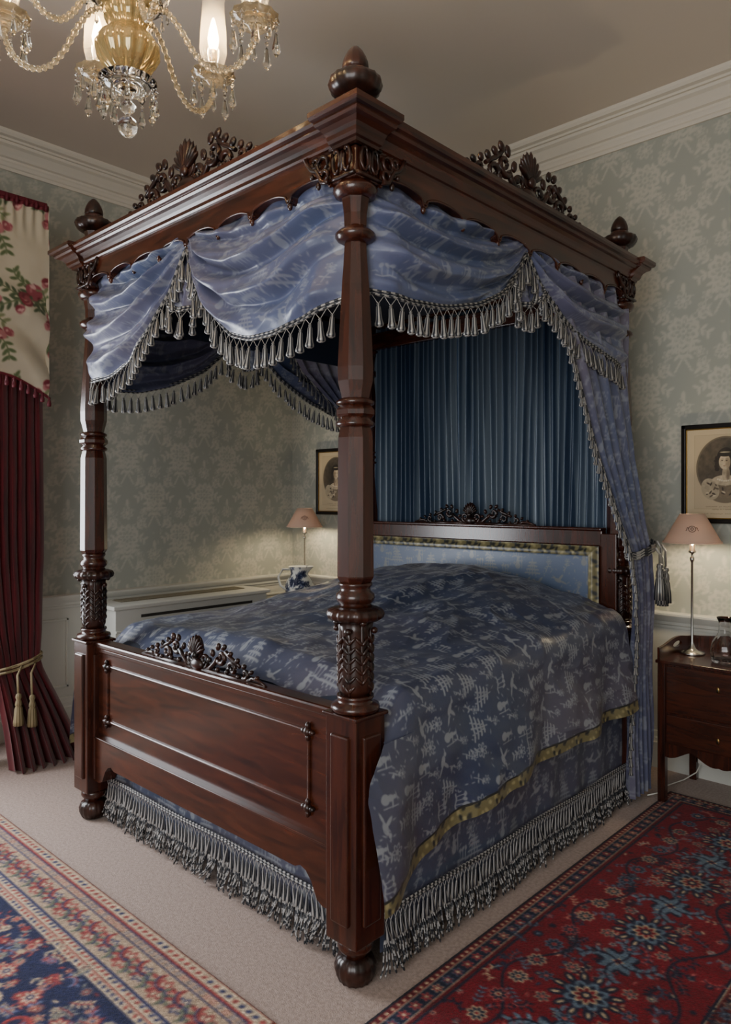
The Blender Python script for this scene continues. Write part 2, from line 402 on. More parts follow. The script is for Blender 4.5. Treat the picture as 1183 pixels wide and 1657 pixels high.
# ---------------------------------------------------------------- rugs
def rugmesh(name,x0,y0,cv):
    nx,ny=cv.w,cv.h
    X=np.linspace(0,cv.sx,nx); Y=np.linspace(0,cv.sy,ny); XX,YY=np.meshgrid(X,Y,indexing='ij')
    C=cv.samp(XX,YY); C=C*(1+.09*rng.randn(nx,ny)[...,None])*(1+.16*fbm(XX*.6,YY*14,4)[...,None])
    Zt=.009+.0015*rng.rand(nx,ny)
    Zt[0,:]=Zt[-1,:]=0.001; Zt[:,0]=Zt[:,-1]=0.001
    return grid(name,np.stack([XX+x0,YY+y0,Zt],-1),C,M['rug'])
NAVY=(26,30,52);RED=(112,18,32);CRM=(180,160,130);SKY=(92,110,128);PNK=(160,82,80);BRN=(80,46,38)
R1=CV(1.75,2.85,.004,RED)
for o,c in ((0,(24,24,36)),(.014,(92,18,28)),(.032,CRM),(.036,NAVY),(.082,CRM),(.086,(92,18,28)),(.096,NAVY),(.104,RED),(.66,NAVY),(.668,CRM),(.674,(86,26,32)),(.72,CRM),(.726,NAVY)):
    R1.rect(o,1.75-o,o,2.85-o,c)
def perim(cv,off,step,fn):
    sx,sy=cv.sx,cv.sy
    nx=int(round((sx-2*off)/step)); ny=int(round((sy-2*off)/step))
    for i in range(nx+1):
        x=off+(sx-2*off)*i/nx; fn(x,off,i,0); fn(x,sy-off,i,0)
    for j in range(1,ny):
        y=off+(sy-2*off)*j/ny; fn(off,y,j,1); fn(sx-off,y,j,1)
perim(R1,.059,.05,lambda x,y,i,d:R1.flower(x,y,.019,[random.choice((PNK,CRM,SKY)),RED,CRM],6))
perim(R1,.023,.025,lambda x,y,i,d:R1.ell(x,y,.006,.006,0,CRM))
perim(R1,.697,.05,lambda x,y,i,d:R1.flower(x,y,.018,[random.choice((CRM,SKY)),NAVY],6))
def filler(cv,x0,x1,y0,y1,n,cols,smin=.01,smax=.022,w=.0045):
    for t in range(n):
        x=random.uniform(x0,x1);y=random.uniform(y0,y1);a=random.random()*6.28
        k=random.random()
        if k<.4: cv.leafy(x,y,a,random.uniform(.05,.1),w,random.choice(cols),4,random.choice(cols),curl=random.uniform(-.35,.35))
        elif k<.8: cv.flower(x,y,random.uniform(smin,smax),[random.choice(cols),random.choice(cols),random.choice(cols)],random.choice((5,6,8)),a)
        else: cv.ell(x,y,.010,.0045,a,random.choice(cols))
filler(R1,.11,1.64,.11,2.74,1500,[NAVY,NAVY,NAVY,SKY,CRM,PNK,(50,60,84)],.008,.018,.0036)
def star(cv,x,y,S):
    for k in range(12):
        a=2*PI*k/12; cv.ell(x+.74*S*math.cos(a),y+.74*S*math.sin(a),S*.27,S*.13,a,NAVY); cv.ell(x+.80*S*math.cos(a),y+.80*S*math.sin(a),S*.12,S*.05,a,CRM)
    cv.ell(x,y,S*.58,S*.58,0,(34,38,60))
    cv.flower(x,y,S*.60,[SKY,NAVY],8); cv.flower(x,y,S*.38,[CRM,RED],8,.4); cv.ell(x,y,S*.15,S*.15,0,NAVY); cv.ell(x,y,S*.08,S*.08,0,CRM)
    for k in range(8):
        a=2*PI*k/8; cv.flower(x+1.2*S*math.cos(a),y+1.2*S*math.sin(a),S*.22,[CRM if k%2 else SKY,NAVY,PNK],6,a)
def alt(x,y,i,d):
    if i%2==0: star(R1,x,y,.105)
    else:
        R1.flower(x,y,.066,[NAVY,SKY,CRM,RED],8); 
        for a in range(4): R1.leafy(x,y,a*PI/2+.78,.13,.007,NAVY,5,SKY,curl=.2)
def vine(cv,off,amp,per,col,w,ph=0):
    P=[(off+amp*math.sin(2*PI*t/per+ph),t) for t in np.arange(off,cv.sy-off,.012)]
    cv.path(P,w,col); cv.path([(cv.sx-x,y) for x,y in P],w,col)
    P=[(t,off+amp*math.sin(2*PI*t/per+ph)) for t in np.arange(off,cv.sx-off,.012)]
    cv.path(P,w,col); cv.path([(x,cv.sy-y) for x,y in P],w,col)
vine(R1,.2,.05,.43,NAVY,.0035); vine(R1,.56,.05,.43,NAVY,.0035,1.5)
perim(R1,.385,.215,alt)
perim(R1,.2,.1075,lambda x,y,i,d:R1.flower(x,y,.030,[random.choice((CRM,SKY,PNK)),NAVY,random.choice((CRM,PNK)),RED],8,.2))
rugmesh('persian_rug',.15,-.83,R1)
R2=CV(2.2,2.2,.005,(34,36,66))
LT=(184,164,138);DB=(44,48,84);RD=(134,56,56)
for o,c in ((0,(120,70,64)),(.01,LT),(.045,RD),(.052,DB),(.06,(172,142,118)),(.085,DB),(.09,(170,146,122)),(.2,DB),(.206,LT),(.232,RD),(.24,LT),(.262,(30,34,66))):
    R2.rect(o,2.2-o,o,2.2-o,c)
perim(R2,.028,.03,lambda x,y,i,d:R2.ell(x,y,.010,.007,.7,random.choice((RD,DB))))
perim(R2,.072,.03,lambda x,y,i,d:R2.flower(x,y,.011,[random.choice((RD,DB)),LT],5))
def bd(x,y,i,d):
    R2.flower(x,y,.042 if i%2 else .034,[RD if i%2 else DB,LT,RD,DB],8)
    R2.leafy(x,y,(PI/2 if d else 0)+.5,.07,.007,DB,3,(96,100,84),curl=-.3); R2.leafy(x,y,(PI/2 if d else 0)+PI+.5,.07,.007,DB,3,RD,curl=-.3)
perim(R2,.145,.1,bd)
perim(R2,.219,.025,lambda x,y,i,d:R2.ell(x,y,.008,.006,.7,random.choice((RD,DB))))
perim(R2,.251,.025,lambda x,y,i,d:R2.ell(x,y,.008,.006,-.7,random.choice((RD,DB))))
filler(R2,.28,1.92,.28,1.92,1900,[(146,60,58),(146,60,58),(180,156,124),(180,156,124),(112,112,104),(92,98,128),(120,44,48)],.010,.022)
for i in range(10):
    for j in range(9):
        x=.34+i*.17;y=.34+j*.17
        a=random.random()*6
        R2.path([(x+.05*math.cos(a+t*.4)*(1-t/16),y+.05*math.sin(a+t*.4)*(1-t/16)) for t in range(12)],.006,(184,158,126) if (i+j)%2 else (146,54,54))
        R2.flower(x+.085,y+.085,.034,[(150,58,56),LT,DB,LT],8)
rugmesh('persian_rug',-2.22,-2.48,R2)
# ================================================================= BED
bed=empty('four_poster_bed')
BX0,BX1,BY0,BY1=-1.62,0.0,0.0,1.80
def gad(n,amp): return lambda z,a: amp*(abs(math.cos(n*a/2))-.6)
def post(x,y):
    mb=MB(); lo=(x,y,0)
    mb.lathe([(.0,0),(.034,0),(.048,.006),(.058,.03),(.06,.05),(.052,.07),(.036,.078)],48,lo,1,mod=gad(16,.12))
    mb.lathe([(.036,.076),(.036,.085),(.046,.092),(.054,.105),(.052,.12),(.04,.132)],32,lo)
    mb.box(x-.062,x+.062,y-.062,y+.062,.13,.79,.004)
    for (dx,dy) in ((0,-1),(1,0),(-1,0)):
        if dx==0: mb.box(x-.036,x+.036,y-.062-.010,y-.055,.19,.735,.006)
        else: mb.box(x+dx*.055,x+dx*.072,y-.036,y+.036,.19,.735,.006)
    mb.box(x-.07,x+.07,y-.07,y+.07,.782,.794,.004)
    mb.lathe([(.06,.793),(.07,.797),(.073,.806),(.07,.815),(.056,.82),(.05,.828),(.056,.835),(.054,.842)],32,lo)
    mb.lathe([(.042,.84),(.05,.86),(.052,.89),(.050,.93),(.047,.98),(.048,1.03),(.054,1.06)],48,lo,1,mod=lambda z,a:.05*(abs(math.cos(4*a))-.5))
    for k in range(8):
        a=2*PI*k/8+PI/8
        R=Matrix.Rotation(a,3,'Z')
        big=k%2==0
        ctr=.94 if big else .965
        mb.ell((x+math.cos(a)*.047,y+math.sin(a)*.047,ctr),(.008,.007,.10),R,1,8,8)
        nl=6 if big else 5
        for q_ in range(nl):
            zz=ctr-.075+q_*.028; wd=.012*math.sin((q_+1)/(nl+1)*PI)+.004
            for sg in (-1,1):
                a2=a+sg*(.12+wd*6); rr=.0495+.0015*q_/nl
                Rl=Matrix.Rotation(a2,3,'Z')@Matrix.Rotation(-sg*.75,3,'X')
                mb.ell((x+math.cos(a2)*rr,y+math.sin(a2)*rr,zz),(.0065,.0058,.017),Rl,1,6,6)
        mb.ell((x+math.cos(a)*.060,y+math.sin(a)*.060,ctr+.093),(.010,.012,.010),R,1,8,6)
    mb.lathe([(.05,1.055),(.068,1.06),(.08,1.068),(.084,1.08),(.078,1.092),(.062,1.098),(.052,1.10)],64,lo,1,mod=gad(18,.10))
    mb.lathe([(.05,1.10),(.046,1.108),(.054,1.116),(.058,1.126),(.056,1.138),(.046,1.146),(.044,1.155),(.05,1.163),(.05,1.17)],32,lo)
    r8=PI/8
    mb.lathe([(.044,1.165),(.056,1.185),(.0575,1.19),(.0545,1.595),(.05,1.615),(.046,1.63)],8,lo,sm=False,rot=r8)
    mb.lathe([(.046,1.625),(.056,1.63),(.058,1.638),(.047,1.648),(.05,1.655)],32,lo)
    mb.lathe([(.05,1.652),(.06,1.662),(.06,1.675),(.046,1.692)],8,lo,sm=False,rot=r8)
    mb.lathe([(.046,1.69),(.056,1.694),(.056,1.702),(.044,1.71)],32,lo)
    mb.lathe([(.042,1.708),(.047,1.73),(.055,1.76),(.056,1.80),(.051,1.90),(.043,2.04),(.036,2.13),(.034,2.175)],8,lo,sm=False,rot=r8)
    mb.lathe([(.034,2.165),(.05,2.172),(.06,2.183),(.06,2.193),(.05,2.203),(.036,2.208),(.034,2.215)],32,lo)
    mb.lathe([(.035,2.208),(.036,2.25),(.042,2.29),(.046,2.30)],8,lo,sm=False,rot=r8)
    mb.lathe([(.046,2.295),(.058,2.302),(.066,2.315),(.066,2.325),(.056,2.335),(.05,2.345)],32,lo)
    mb.box(x-.05,x+.05,y-.05,y+.05,2.34,2.43,.004)
    mb.box(x-.05,x+.05,y-.05,y+.05,2.52,2.535,.004)
    mb.lathe([(.045,2.53),(.05,2.54),(.036,2.548),(.036,2.555),(.034,2.57),(.042,2.60)],8,lo,sm=False,rot=r8)
    mb.lathe([(.04,2.598),(.062,2.606),(.074,2.618),(.079,2.634),(.075,2.648),(.06,2.655),(.05,2.652),(.045,2.648)],48,lo,1,mod=gad(16,.08))
    mb.lathe([(.042,2.645),(.044,2.66),(.041,2.672),(.036,2.676)],32,lo)
    mb.lathe([(.036,2.674),(.039,2.685),(.037,2.70),(.031,2.717),(.022,2.733),(.010,2.746),(0,2.752)],32,lo,1,mod=gad(12,.08))
    return mb
for k,(x,y) in enumerate(((BX1,BY0),(BX0,BY0),(BX1,BY1),(BX0,BY1))):
    post(x,y).build('post_%d'%(k+1),[M['wood'],M['carve']],bed)
def bracket(mb,fr,both=(1,1)):
    for sg in (-1,1):
        c=[(sg*.022+.014*math.cos(t),.05+.034*math.sin(t)) for t in np.linspace(0,2*PI,15)]
        mb.tube([fr(u,v,.006) for u,v in c],.005,6,0,False)
    mb.ell(fr(0,.05,.004),(.008,.008,.03),None,0)
    mb.tube([fr(u,.092,.004) for u in np.linspace(-.05,.05,5)],.006,6); mb.tube([fr(u,.004,.004) for u in np.linspace(-.05,.05,5)],.006,6)
    for sg,on in zip((-1,1),both):
        if not on: continue
        for r,cx,cy in ((.022,.075,.06),(.016,.068,.022),(.013,.106,.07)):
            c=[(sg*(cx+r*math.cos(t)),cy+r*math.sin(t)) for t in np.linspace(0,2*PI,13)]
            mb.tube([fr(u,v,.010) for u,v in c],.006,6,0,False)
        mb.tube([fr(sg*u,v,.010) for u,v in ((.05,.0),(.062,.002),(.078,.006),(.088,.024),(.1,.046),(.122,.055),(.14,.075),(.15,.095))],.007,6)
        mb.ell(fr(sg*.122,.034,.008),(.008,.008,.008)); mb.ell(fr(sg*.095,.0,.008),(.008,.008,.012))
cap=MB()
for (px_,py_) in ((BX1,BY0),(BX0,BY0),(BX1,BY1),(BX0,BY1)):
    bracket(cap,lambda u,v,w,a=px_,b=py_:Vector((a+u,b-.052-w,2.345+v)),(px_==BX1,px_==BX0) if py_==BY0 else (0,0))
    sx=1 if px_==BX1 else -1
    bracket(cap,lambda u,v,w,a=px_,b=py_,s=sx:Vector((a+s*(.052+w),b+u,2.345+v)),(py_==BY1,py_==BY0))
cap.build('carved_capitals',[M['carve']],bed)
def sweep_rect(mb,prof,x0,x1,y0,y1,sc=(1,1,1,1),mi=0):
    vs=[];n=len(prof)
    for (o,z) in prof:
        vs+= [(x0-o*sc[0],y0-o*sc[2],z),(x1+o*sc[1],y0-o*sc[2],z),(x1+o*sc[1],y1+o*sc[3],z),(x0-o*sc[0],y1+o*sc[3],z)]
    fs=[]
    for i in range(n-1):
        for k in range(4): k2=(k+1)%4; fs.append((i*4+k,i*4+k2,(i+1)*4+k2,(i+1)*4+k))
    mb.add(vs,fs,mi,False)
corp=[(.02,2.43),(.052,2.43),(.055,2.438),(.062,2.441),(.067,2.446),(.070,2.456),(.076,2.465),(.088,2.473),(.10,2.477),(.106,2.483),(.106,2.488),(.116,2.491),(.122,2.498),(.122,2.512),(.115,2.517),(-.03,2.524)]
mb=MB(); sweep_rect(mb,corp,BX0,BX1,BY0,BY1,(1,1,1,.45)); 
for (x,y) in ((BX1,BY0),(BX0,BY0),(BX1,BY1),(BX0,BY1)):
    s=[.35,.35,.35,.35]; s[1 if x==BX1 else 0]=1.1; s[2 if y==BY0 else 3]=1.1 if y==BY0 else .5
    sweep_rect(mb,[(o,z+(.003 if i>3 else 0)) for i,(o,z) in enumerate(corp)],x-.01,x+.01,y-.01,y+.01,s)
mb.build('cornice',[M['woodh']],bed)
def frieze(mb,fr,Ln):
    n=240; top=[];bot=[]
    for i in range(n+1):
        u=.05+(Ln-.1)*i/n; q=(i/n*8)%1.0
        d=abs(q-.5)*2
        v=2.375-.024*(d**2.5)-(.016 if d>.9 else 0)
        top.append((u,2.432)); bot.append((u,v))
    mb.strip(top,bot,fr,.022,.052)
    mb.tube([fr(u,v,.052) for u,v in bot],.0045,5)
    for k in range(1,8):
        u=.05+(Ln-.1)*k/8; mb.ell(fr(u,2.330,.045),(.009,.009,.014),None,0); mb.ell(fr(u,2.346,.045),(.014,.012,.006),None,0)
mb=MB()
frieze(mb,lambda u,v,w:Vector((BX0+u,BY0-w,v)),BX1-BX0)
frieze(mb,lambda u,v,w:Vector((BX1+w,BY0+u,v)),BY1-BY0)
frieze(mb,lambda u,v,w:Vector((BX0-w,BY0+u,v)),BY1-BY0)
mb.box(BX0,BX1,BY1-.02,BY1+.02,2.33,2.43,.003)
mb.build('frieze',[M['woodh']],bed)
mb=MB(); mb.box(BX0+.03,BX1-.03,BY0+.03,BY1-.02,2.475,2.5,.002); mb.build('canopy_lining',[M['lining']],bed)
def spiral(cx,cy,r0,r1,a0,a1,n=20):
    return [(cx+(r0+(r1-r0)*i/n)*math.cos(a0+(a1-a0)*i/n),cy+(r0+(r1-r0)*i/n)*math.sin(a0+(a1-a0)*i/n)) for i in range(n+1)]
def crest(mb,fr,U,Nn,W,H,r=.0115):
    U=Vector(U);Nn=Vector(Nn);Zv=Vector((0,0,1))
    Rm=Matrix((U,Nn,Zv)).transposed()
    def tb(P,r0,r1=None):
        n=len(P); rr=[r0+( (r1 if r1 is not None else r0)-r0)*i/(n-1) for i in range(n)]
        mb.tube([fr(u,v,0) for u,v in P],rr,8)
    def leaf(u,v,a,l,w,t=.008,off=.0):
        R=Rm@Matrix.Rotation(-a,3,'Y')
        mb.ell(fr(u+math.cos(a)*l*.5,v+math.sin(a)*l*.5,off),(l*.55,t,w),R,0,8,6)
    mb.ell(fr(0,.62*H,.0),(H*.24,.012,H*.32),Rm,0,14,10)
    for k in range(9):
        a=PI/2+(k-4)*.26; l=H*(.50-.03*abs(k-4)); leaf(math.cos(a)*.05*H,.42*H+math.sin(a)*.04*H,a,l,H*.045,.012,.010)
    mb.ell(fr(0,.42*H,.014),(H*.10,.014,H*.10),Rm,0); mb.ell(fr(0,.16*H,.004),(H*.3,.018,H*.17),Rm,0)
    for sg in (-1,1):
        m=lambda P:[(sg*u,v) for u,v in P]
        tb(m(spiral(.30*H,.30*H,.19*H,.05*H,-PI*.5,PI*1.9)),r*.9,r*.6)
        tb(m([(0,.06*H),(.12*W,.04*H),(.2*W,.05*H)]),r)
        tb(m(spiral(.36*W,.50*H,.19*H,.04*H,-PI*.8,PI*1.4)),r*1.1,r*.6)
        tb(m([(.14*W,.06*H),(.20*W,.16*H),(.26*W,.30*H),(.31*W,.44*H)]),r,r)
        tb(m(spiral(.52*W,.26*H,.18*H,.04*H,PI*1.1,-PI*1.2)),r,r*.6)
        tb(m([(.42*W,.66*H),(.49*W,.54*H),(.56*W,.46*H),(.63*W,.36*H)]),r*.9,r*.7)
        tb(m(spiral(.70*W,.22*H,.14*H,.03*H,-PI*.7,PI*1.3)),r*.9,r*.5)
        tb(m([(.74*W,.06*H),(.8*W,.15*H),(.88*W,.14*H),(.97*W,.05*H)]),r*.9,r*.5)
        tb(m([(.1*W,.03*H),(.5*W,.03*H),(.98*W,.02*H)]),r*1.2,r*.8)
        for (u,v,a,l,w) in ((.24,.46,1.8,.20,.06),(.31,.66,1.3,.20,.06),(.38,.70,.8,.20,.06),(.47,.58,.6,.18,.055),(.58,.44,.9,.16,.055),(.68,.34,1.0,.14,.05),(.77,.26,.6,.14,.045),(.85,.17,.5,.12,.045),(.43,.10,.8,.14,.05),(.3,.08,1.2,.14,.05),(.60,.06,.9,.12,.05),(.20,.30,2.2,.14,.05)):
            leaf(sg*u*W,v*H,a if sg>0 else PI-a,l*H,w*H*1.2,.010,.002)
mb=MB()
zc=2.52
crest(mb,lambda u,v,w:Vector((-.81+u,-.045-w,zc+v)),(1,0,0),(0,-1,0),.46,.215)
crest(mb,lambda u,v,w:Vector((.045+w,.90+u,zc+v)),(0,1,0),(1,0,0),.46,.215)
crest(mb,lambda u,v,w:Vector((-1.665-w,.90+u,zc+v)),(0,1,0),(-1,0,0),.46,.215)
mb.build('carved_cresting',[M['carve']],bed)
# footboard
mb=MB()
fx0,fx1=BX0+.06,BX1-.06
mb.box(fx0,fx1,-.012,.03,.37,.765,.002,0)
mb.box(fx0,fx1,-.03,.04,.762,.79,.008,0)
mb.box(fx0,fx1,-.022,.035,.745,.765,.004,0)
poly_t=[];poly_b=[]
for i in range(61):
    u=fx0+(fx1-fx0)*i/60; e=min(u-fx0,fx1-u); v=.185+.08*float(ss(.06,.12,e))-.0
    if .12<e<.17: v=.265+.012*math.sin((e-.12)/.05*PI)
    poly_t.append((u,.375)); poly_b.append((u,v))
mb.strip(poly_t,poly_b,lambda u,v,w:(u,w,v),-.030,.03,0)
mb.box(fx0,fx1,-.034,.03,.370,.379,.003,0)
X0p,X1p,Z0p,Z1p=-1.47,-.18,.452,.70
for (a,b,c,d) in ((X0p,X1p,Z0p,Z0p+.012),(X0p,X1p,Z1p-.012,Z1p),(X0p,X0p+.012,Z0p,Z1p),(X1p-.012,X1p,Z0p,Z1p)): mb.box(a,b,-.020,-.008,c,d,.005,0)
for cx in (X0p+.006,X1p-.006):
    for cz in (Z0p+.006,Z1p-.006):
        mb.ell((cx,-.022,cz),(.014,.012,.014),None,1)
        for k in range(4):
            a=k*PI/2; mb.ell((cx+.018*math.cos(a),-.020,cz+.018*math.sin(a)),(.012 if k%2==0 else .008,.009,.012 if k%2 else .008),None,1)
mb.build('footboard',[M['woodh'],M['carve']],bed)
mb=MB(); crest(mb,lambda u,v,w:Vector((-.80+u,-.005-w,.785+v)),(1,0,0),(0,-1,0),.40,.135,.009); mb.build('footboard_cresting',[M['carve']],bed)
# headboard
HY=1.72
mb=MB(); mb.box(BX0+.05,BX1-.05,HY,HY+.045,1.19,1.265,.005); mb.box(BX0+.05,BX1-.05,HY-.012,HY+.05,1.262,1.278,.006); mb.box(BX0+.05,BX1-.05,HY+.01,HY+.045,.3,1.2,.003)
mb.box(BX0-.02,BX0+.06,HY,HY+.05,.3,1.25,.003);mb.box(BX1-.06,BX1+.02,HY,HY+.05,.3,1.25,.003)
mb.box(BX1-.02,BX1+.02,.06,HY,.25,.42,.004);mb.box(BX0-.02,BX0+.02,.06,HY,.25,.42,.004)
mb.build('headboard_rail',[M['wood']],bed)
mb=MB(); crest(mb,lambda u,v,w:Vector((-.80+u,HY+.01-w,1.275+v)),(1,0,0),(0,-1,0),.40,.125,.009); mb.build('headboard_cresting',[M['carve']],bed)
a=np.linspace(BX0+.06,BX1-.06,420); z=np.linspace(.72,1.19,130); A,Z=np.meshgrid(a,z,indexing='ij')
e=np.minimum(np.minimum(A-a[0],a[-1]-A),1.19-Z)
c,m=silkcol(A+3,Z+2,lo=(80,94,118),mo=(92,100,122),hi=(136,132,118),warm=.3,k=.6)
gc=GT.samp(A*.8,Z*.8); c=mixc(c,gc,(e<.045)*1.0)
Y=HY-.012-.02*ss(0,.03,e)+.004*ss(.04,.05,e)
grid('headboard_upholstery',np.stack([A,Y,Z],-1),c,M['damask'],bed,alpha=m)
mb=MB(); mb.box(BX0+.05,BX1-.05,.06,HY,.22,.78,.05); mb.build('mattress',[M['lining']],bed)  # unseen mattress box, put in to block light under the coverlet
# coverlet
nq,ny=900,560
q=np.linspace(-1,1,nq); t=np.linspace(0,1,ny); Q,Tt=np.meshgrid(q,t,indexing='ij'); aq=np.abs(Q); sg=np.sign(Q)
y0=.055-.13*ss(.58,.74,aq)*(sg>0)-.08*ss(.58,.74,aq)*(sg<0); Yc=y0+(1.70-y0)*Tt
base_=.825+.05*ss(.2,1.5,Yc)-.09*(1-ss(.05,.2,Yc))*(aq<.62)-.03*ss(.3,1,Yc)*(sg<0)*ss(.2,.5,aq)
dome=.05+.15*ss(.2,1.45,Yc)-.04*ss(1.5,1.7,Yc)
hemv=np.interp(Yc,[-.09,.1,.4,.67,1.1,1.75],[.275,.31,.37,.405,.435,.47])
m1=aq<=.5; x1=.80*(aq/.5)
zt=base_+dome*(1-(x1/.86)**2)
m2=(aq>.5)&(aq<=.60); th=(aq-.5)/.10*PI/2
z5=base_+dome*(1-(.80/.86)**2)
x2=.80+.085*np.sin(th); z2=z5-.10*(1-np.cos(th))
m3=aq>.60; w3=(aq-.6)/.4
x3=.885+.045*ss(0,1,w3); z3=(z5-.10)+(hemv-(z5-.10))*w3
XX=np.where(m1,x1,np.where(m2,x2,x3)); ZZ=np.where(m1,zt,np.where(m2,z2,z3))
arc=np.where(m1,x1,np.where(m2,.80+.15*(aq-.5)/.1,.95+w3*(z5-.10-hemv)))
wx=XX*sg
wr=.026*fbm(wx*3,Yc*3,4)+.030*(.25-np.abs(fbm(wx*5,Yc*4,8,2)))+.018*(.3-np.abs(fbm(wx*10,Yc*8,11,2)))*ss(.2,1.1,Yc)
ZZ=ZZ+wr*(1-w3*m3)
fold=np.where(m3,w3,0)
XX=XX+ (.022*np.sin(Yc*11+.6*np.sin(Yc*5)+w3*1.2)+.010*np.sin(Yc*23+w3*3))*fold+ .022*fbm(Yc*5,ZZ*6,5,2)*(aq>.5)+.014*(.3-np.abs(fbm(Yc*8+ZZ*5,ZZ*9,6,2)))*ss(.6,.7,aq)
XX=XX+(.045*np.sin(np.clip(w3*.8,0,1)*PI)+.01*w3)*(1-ss(-.08,.22,Yc))*m3
P=np.stack([-.81+sg*XX,Yc+.0*Q,ZZ],-1)
c,m=silkcol(arc*sg+5,Yc+1,lo=(54,62,86),mo=(90,84,96),hi=(140,144,148),pseed=3,warm=.4)
trim=(ZZ-hemv<.042)&m3; c=mixc(c,GT.samp(Yc*.8,(ZZ-hemv)*.8),trim*1.0)
edge=m3&(ZZ-hemv>.039)&(ZZ-hemv<.046); c=mixc(c,(44,44,42),edge*1.0)
grid('coverlet',P,c,M['damask'],bed,alpha=m*(~trim))
def skirt(name,p0,p1,nrm,z0,z1,amp=.006):
    p0=np.array(p0);p1=np.array(p1);nrm=np.array(nrm); Ln=np.linalg.norm(p1-p0)
    n=int(Ln/.005);k=int((z1-z0)/.005)
    S,Zz=np.meshgrid(np.linspace(0,Ln,n),np.linspace(z0,z1,k),indexing='ij')
    D=amp*np.sin(S*22+2*np.sin(S*5))+.006*fbm(S*8,Zz*4,6)
    xy=p0+(p1-p0)*(S/Ln)[...,None]+nrm*D[...,None]
    c,m=silkcol(S+7,Zz+.3,lo=(66,74,96),mo=(92,88,102),hi=(140,144,150),pseed=9)
    grid(name,np.dstack([xy[...,0],xy[...,1],Zz]),c,M['damask'],bed,alpha=m)
skirt('bed_skirt_side',(.035,.07),(.035,1.74),(1,0),.06,.6)
skirt('bed_skirt_side_far',(-1.655,.07),(-1.655,1.74),(-1,0),.06,.6)
skirt('bed_skirt_foot',(-1.56,.045),(-.06,.045),(0,-1),.06,.45)
def bullion(mb,p0,p1,nrm,ztop,zbot=.012):
    p0=Vector((*p0,0));p1=Vector((*p1,0));n3=Vector((*nrm,0)); D=p1-p0; Ln=D.length; D.normalize()
    L_=lambda s,z,o=0:p0+D*s+n3*(.012+o)+Vector((0,0,z))
    ns=int(Ln/.01)
    for dz in (0,.009):
        mb.tube([L_(s,ztop-dz+.003*math.sin(s*9)+.0015*math.sin(s*300+dz*200),.002) for s in np.linspace(0,Ln,ns*2)],.0048,5,0,alt=1)
    k=int(Ln/.022)
    for i in range(k):
        s=(i+.5)*Ln/k; j=random.gauss(0,.014); o=random.uniform(0,.02); zz=ztop-.012+.003*math.sin(s*9)
        zm=zz-.022+random.uniform(-.004,.004)
        mb.tube([L_(s-.011,zz),L_(s,zm)],.0016,4,0,False); mb.tube([L_(s+.011,zz),L_(s,zm)],.0016,4,0,False)
        p=L_(s,zm,.0); lean=Matrix.Rotation(random.gauss(0,.12),3,n3)
        mb.lathe([(.002,0),(.004,-.006),(.006,-.03),(.0105,-.05),(.0085,-.056),(.003,-.058)],8,tuple(p),0,alt=1,mt=lean)
        for w in range(4):
            jj=j+(w-1.5)*.009+random.gauss(0,.006); oo=o+random.uniform(-.006,.014)
            zb=max(zbot,zbot+random.uniform(-.002,.028))
            pts=[L_(s+(w-1.5)*.003,zm-.05,0),L_(s+(w-1.5)*.005+jj*.3,(zm-.05)*.6+zb*.4,oo*.6),L_(s+jj*.7,(zm-.05)*.25+zb*.75,oo),L_(s+jj*1.2,zb,oo*1.1)]
            PP=[]
            for a,b in zip(pts[:-1],pts[1:]):
                for u in range(4): PP.append(a.lerp(b,u/4))
            PP.append(pts[-1])
            mb.tube(PP,[.0032+.0009*math.sin(u*2.4) for u in range(len(PP))],5,0,True,alt=1)
mb=MB()
bullion(mb,(.045,.06),(.045,1.76),(1,0),.19)
bullion(mb,(-1.54,.035),(-.07,.035),(0,-1),.19)
bullion(mb,(-1.665,.06),(-1.665,1.76),(-1,0),.19)
mb.build('bullion_fringe',[M['cord'],M['dark']],bed)
def tassel_fringe(mb,pts,nrm,sp=.040,sc=1.12,gim=.0075):
    P=[Vector(p) for p in pts]
    mb.tube(P,gim,6,0,alt=1,flat=.6)
    mb.tube([p+Vector((0,0,.011)) for p in P],gim*.6,5,0,alt=1)
    d=[0]
    for a,b in zip(P[:-1],P[1:]): d.append(d[-1]+(b-a).length)
    k=max(1,int(d[-1]/sp)); n3=Vector(nrm)
    def at(s):
        s=min(max(s,0),d[-1]); i=int(np.searchsorted(d,s)); i=min(max(i,1),len(P)-1)
        return P[i-1].lerp(P[i],(s-d[i-1])/max(1e-9,d[i]-d[i-1]))
    for i in range(k):
        s=(i+.5)*d[-1]/k; c=at(s)+n3*.004; tp=c+Vector((random.uniform(-.002,.002),random.uniform(-.002,.002),-.026*sc))
        for ds in (-sp*.55,sp*.55):
            mb.tube([at(s+ds)+n3*.003,tp],.0012,4,0,False)
        lean=Matrix.Rotation(random.uniform(-.12,.12),3,'Y')@Matrix.Rotation(random.uniform(-.12,.12),3,'X')
        mb.lathe([(.0,.004*sc),(.005*sc,.0),(.0035*sc,-.004*sc),(.0065*sc,-.009*sc),(.0078*sc,-.03*sc),(.0098*sc,-.045*sc),(.0125*sc,-.052*sc),(.0125*sc,-.058*sc),(.0095*sc,-.060*sc)],12,tuple(tp),0,mt=lean,alt=1)
        mb.lathe([(.010*sc,-.0595*sc),(.006*sc,-.062*sc),(.0,-.0625*sc)],8,tuple(tp),0,mt=lean)
frg=MB()
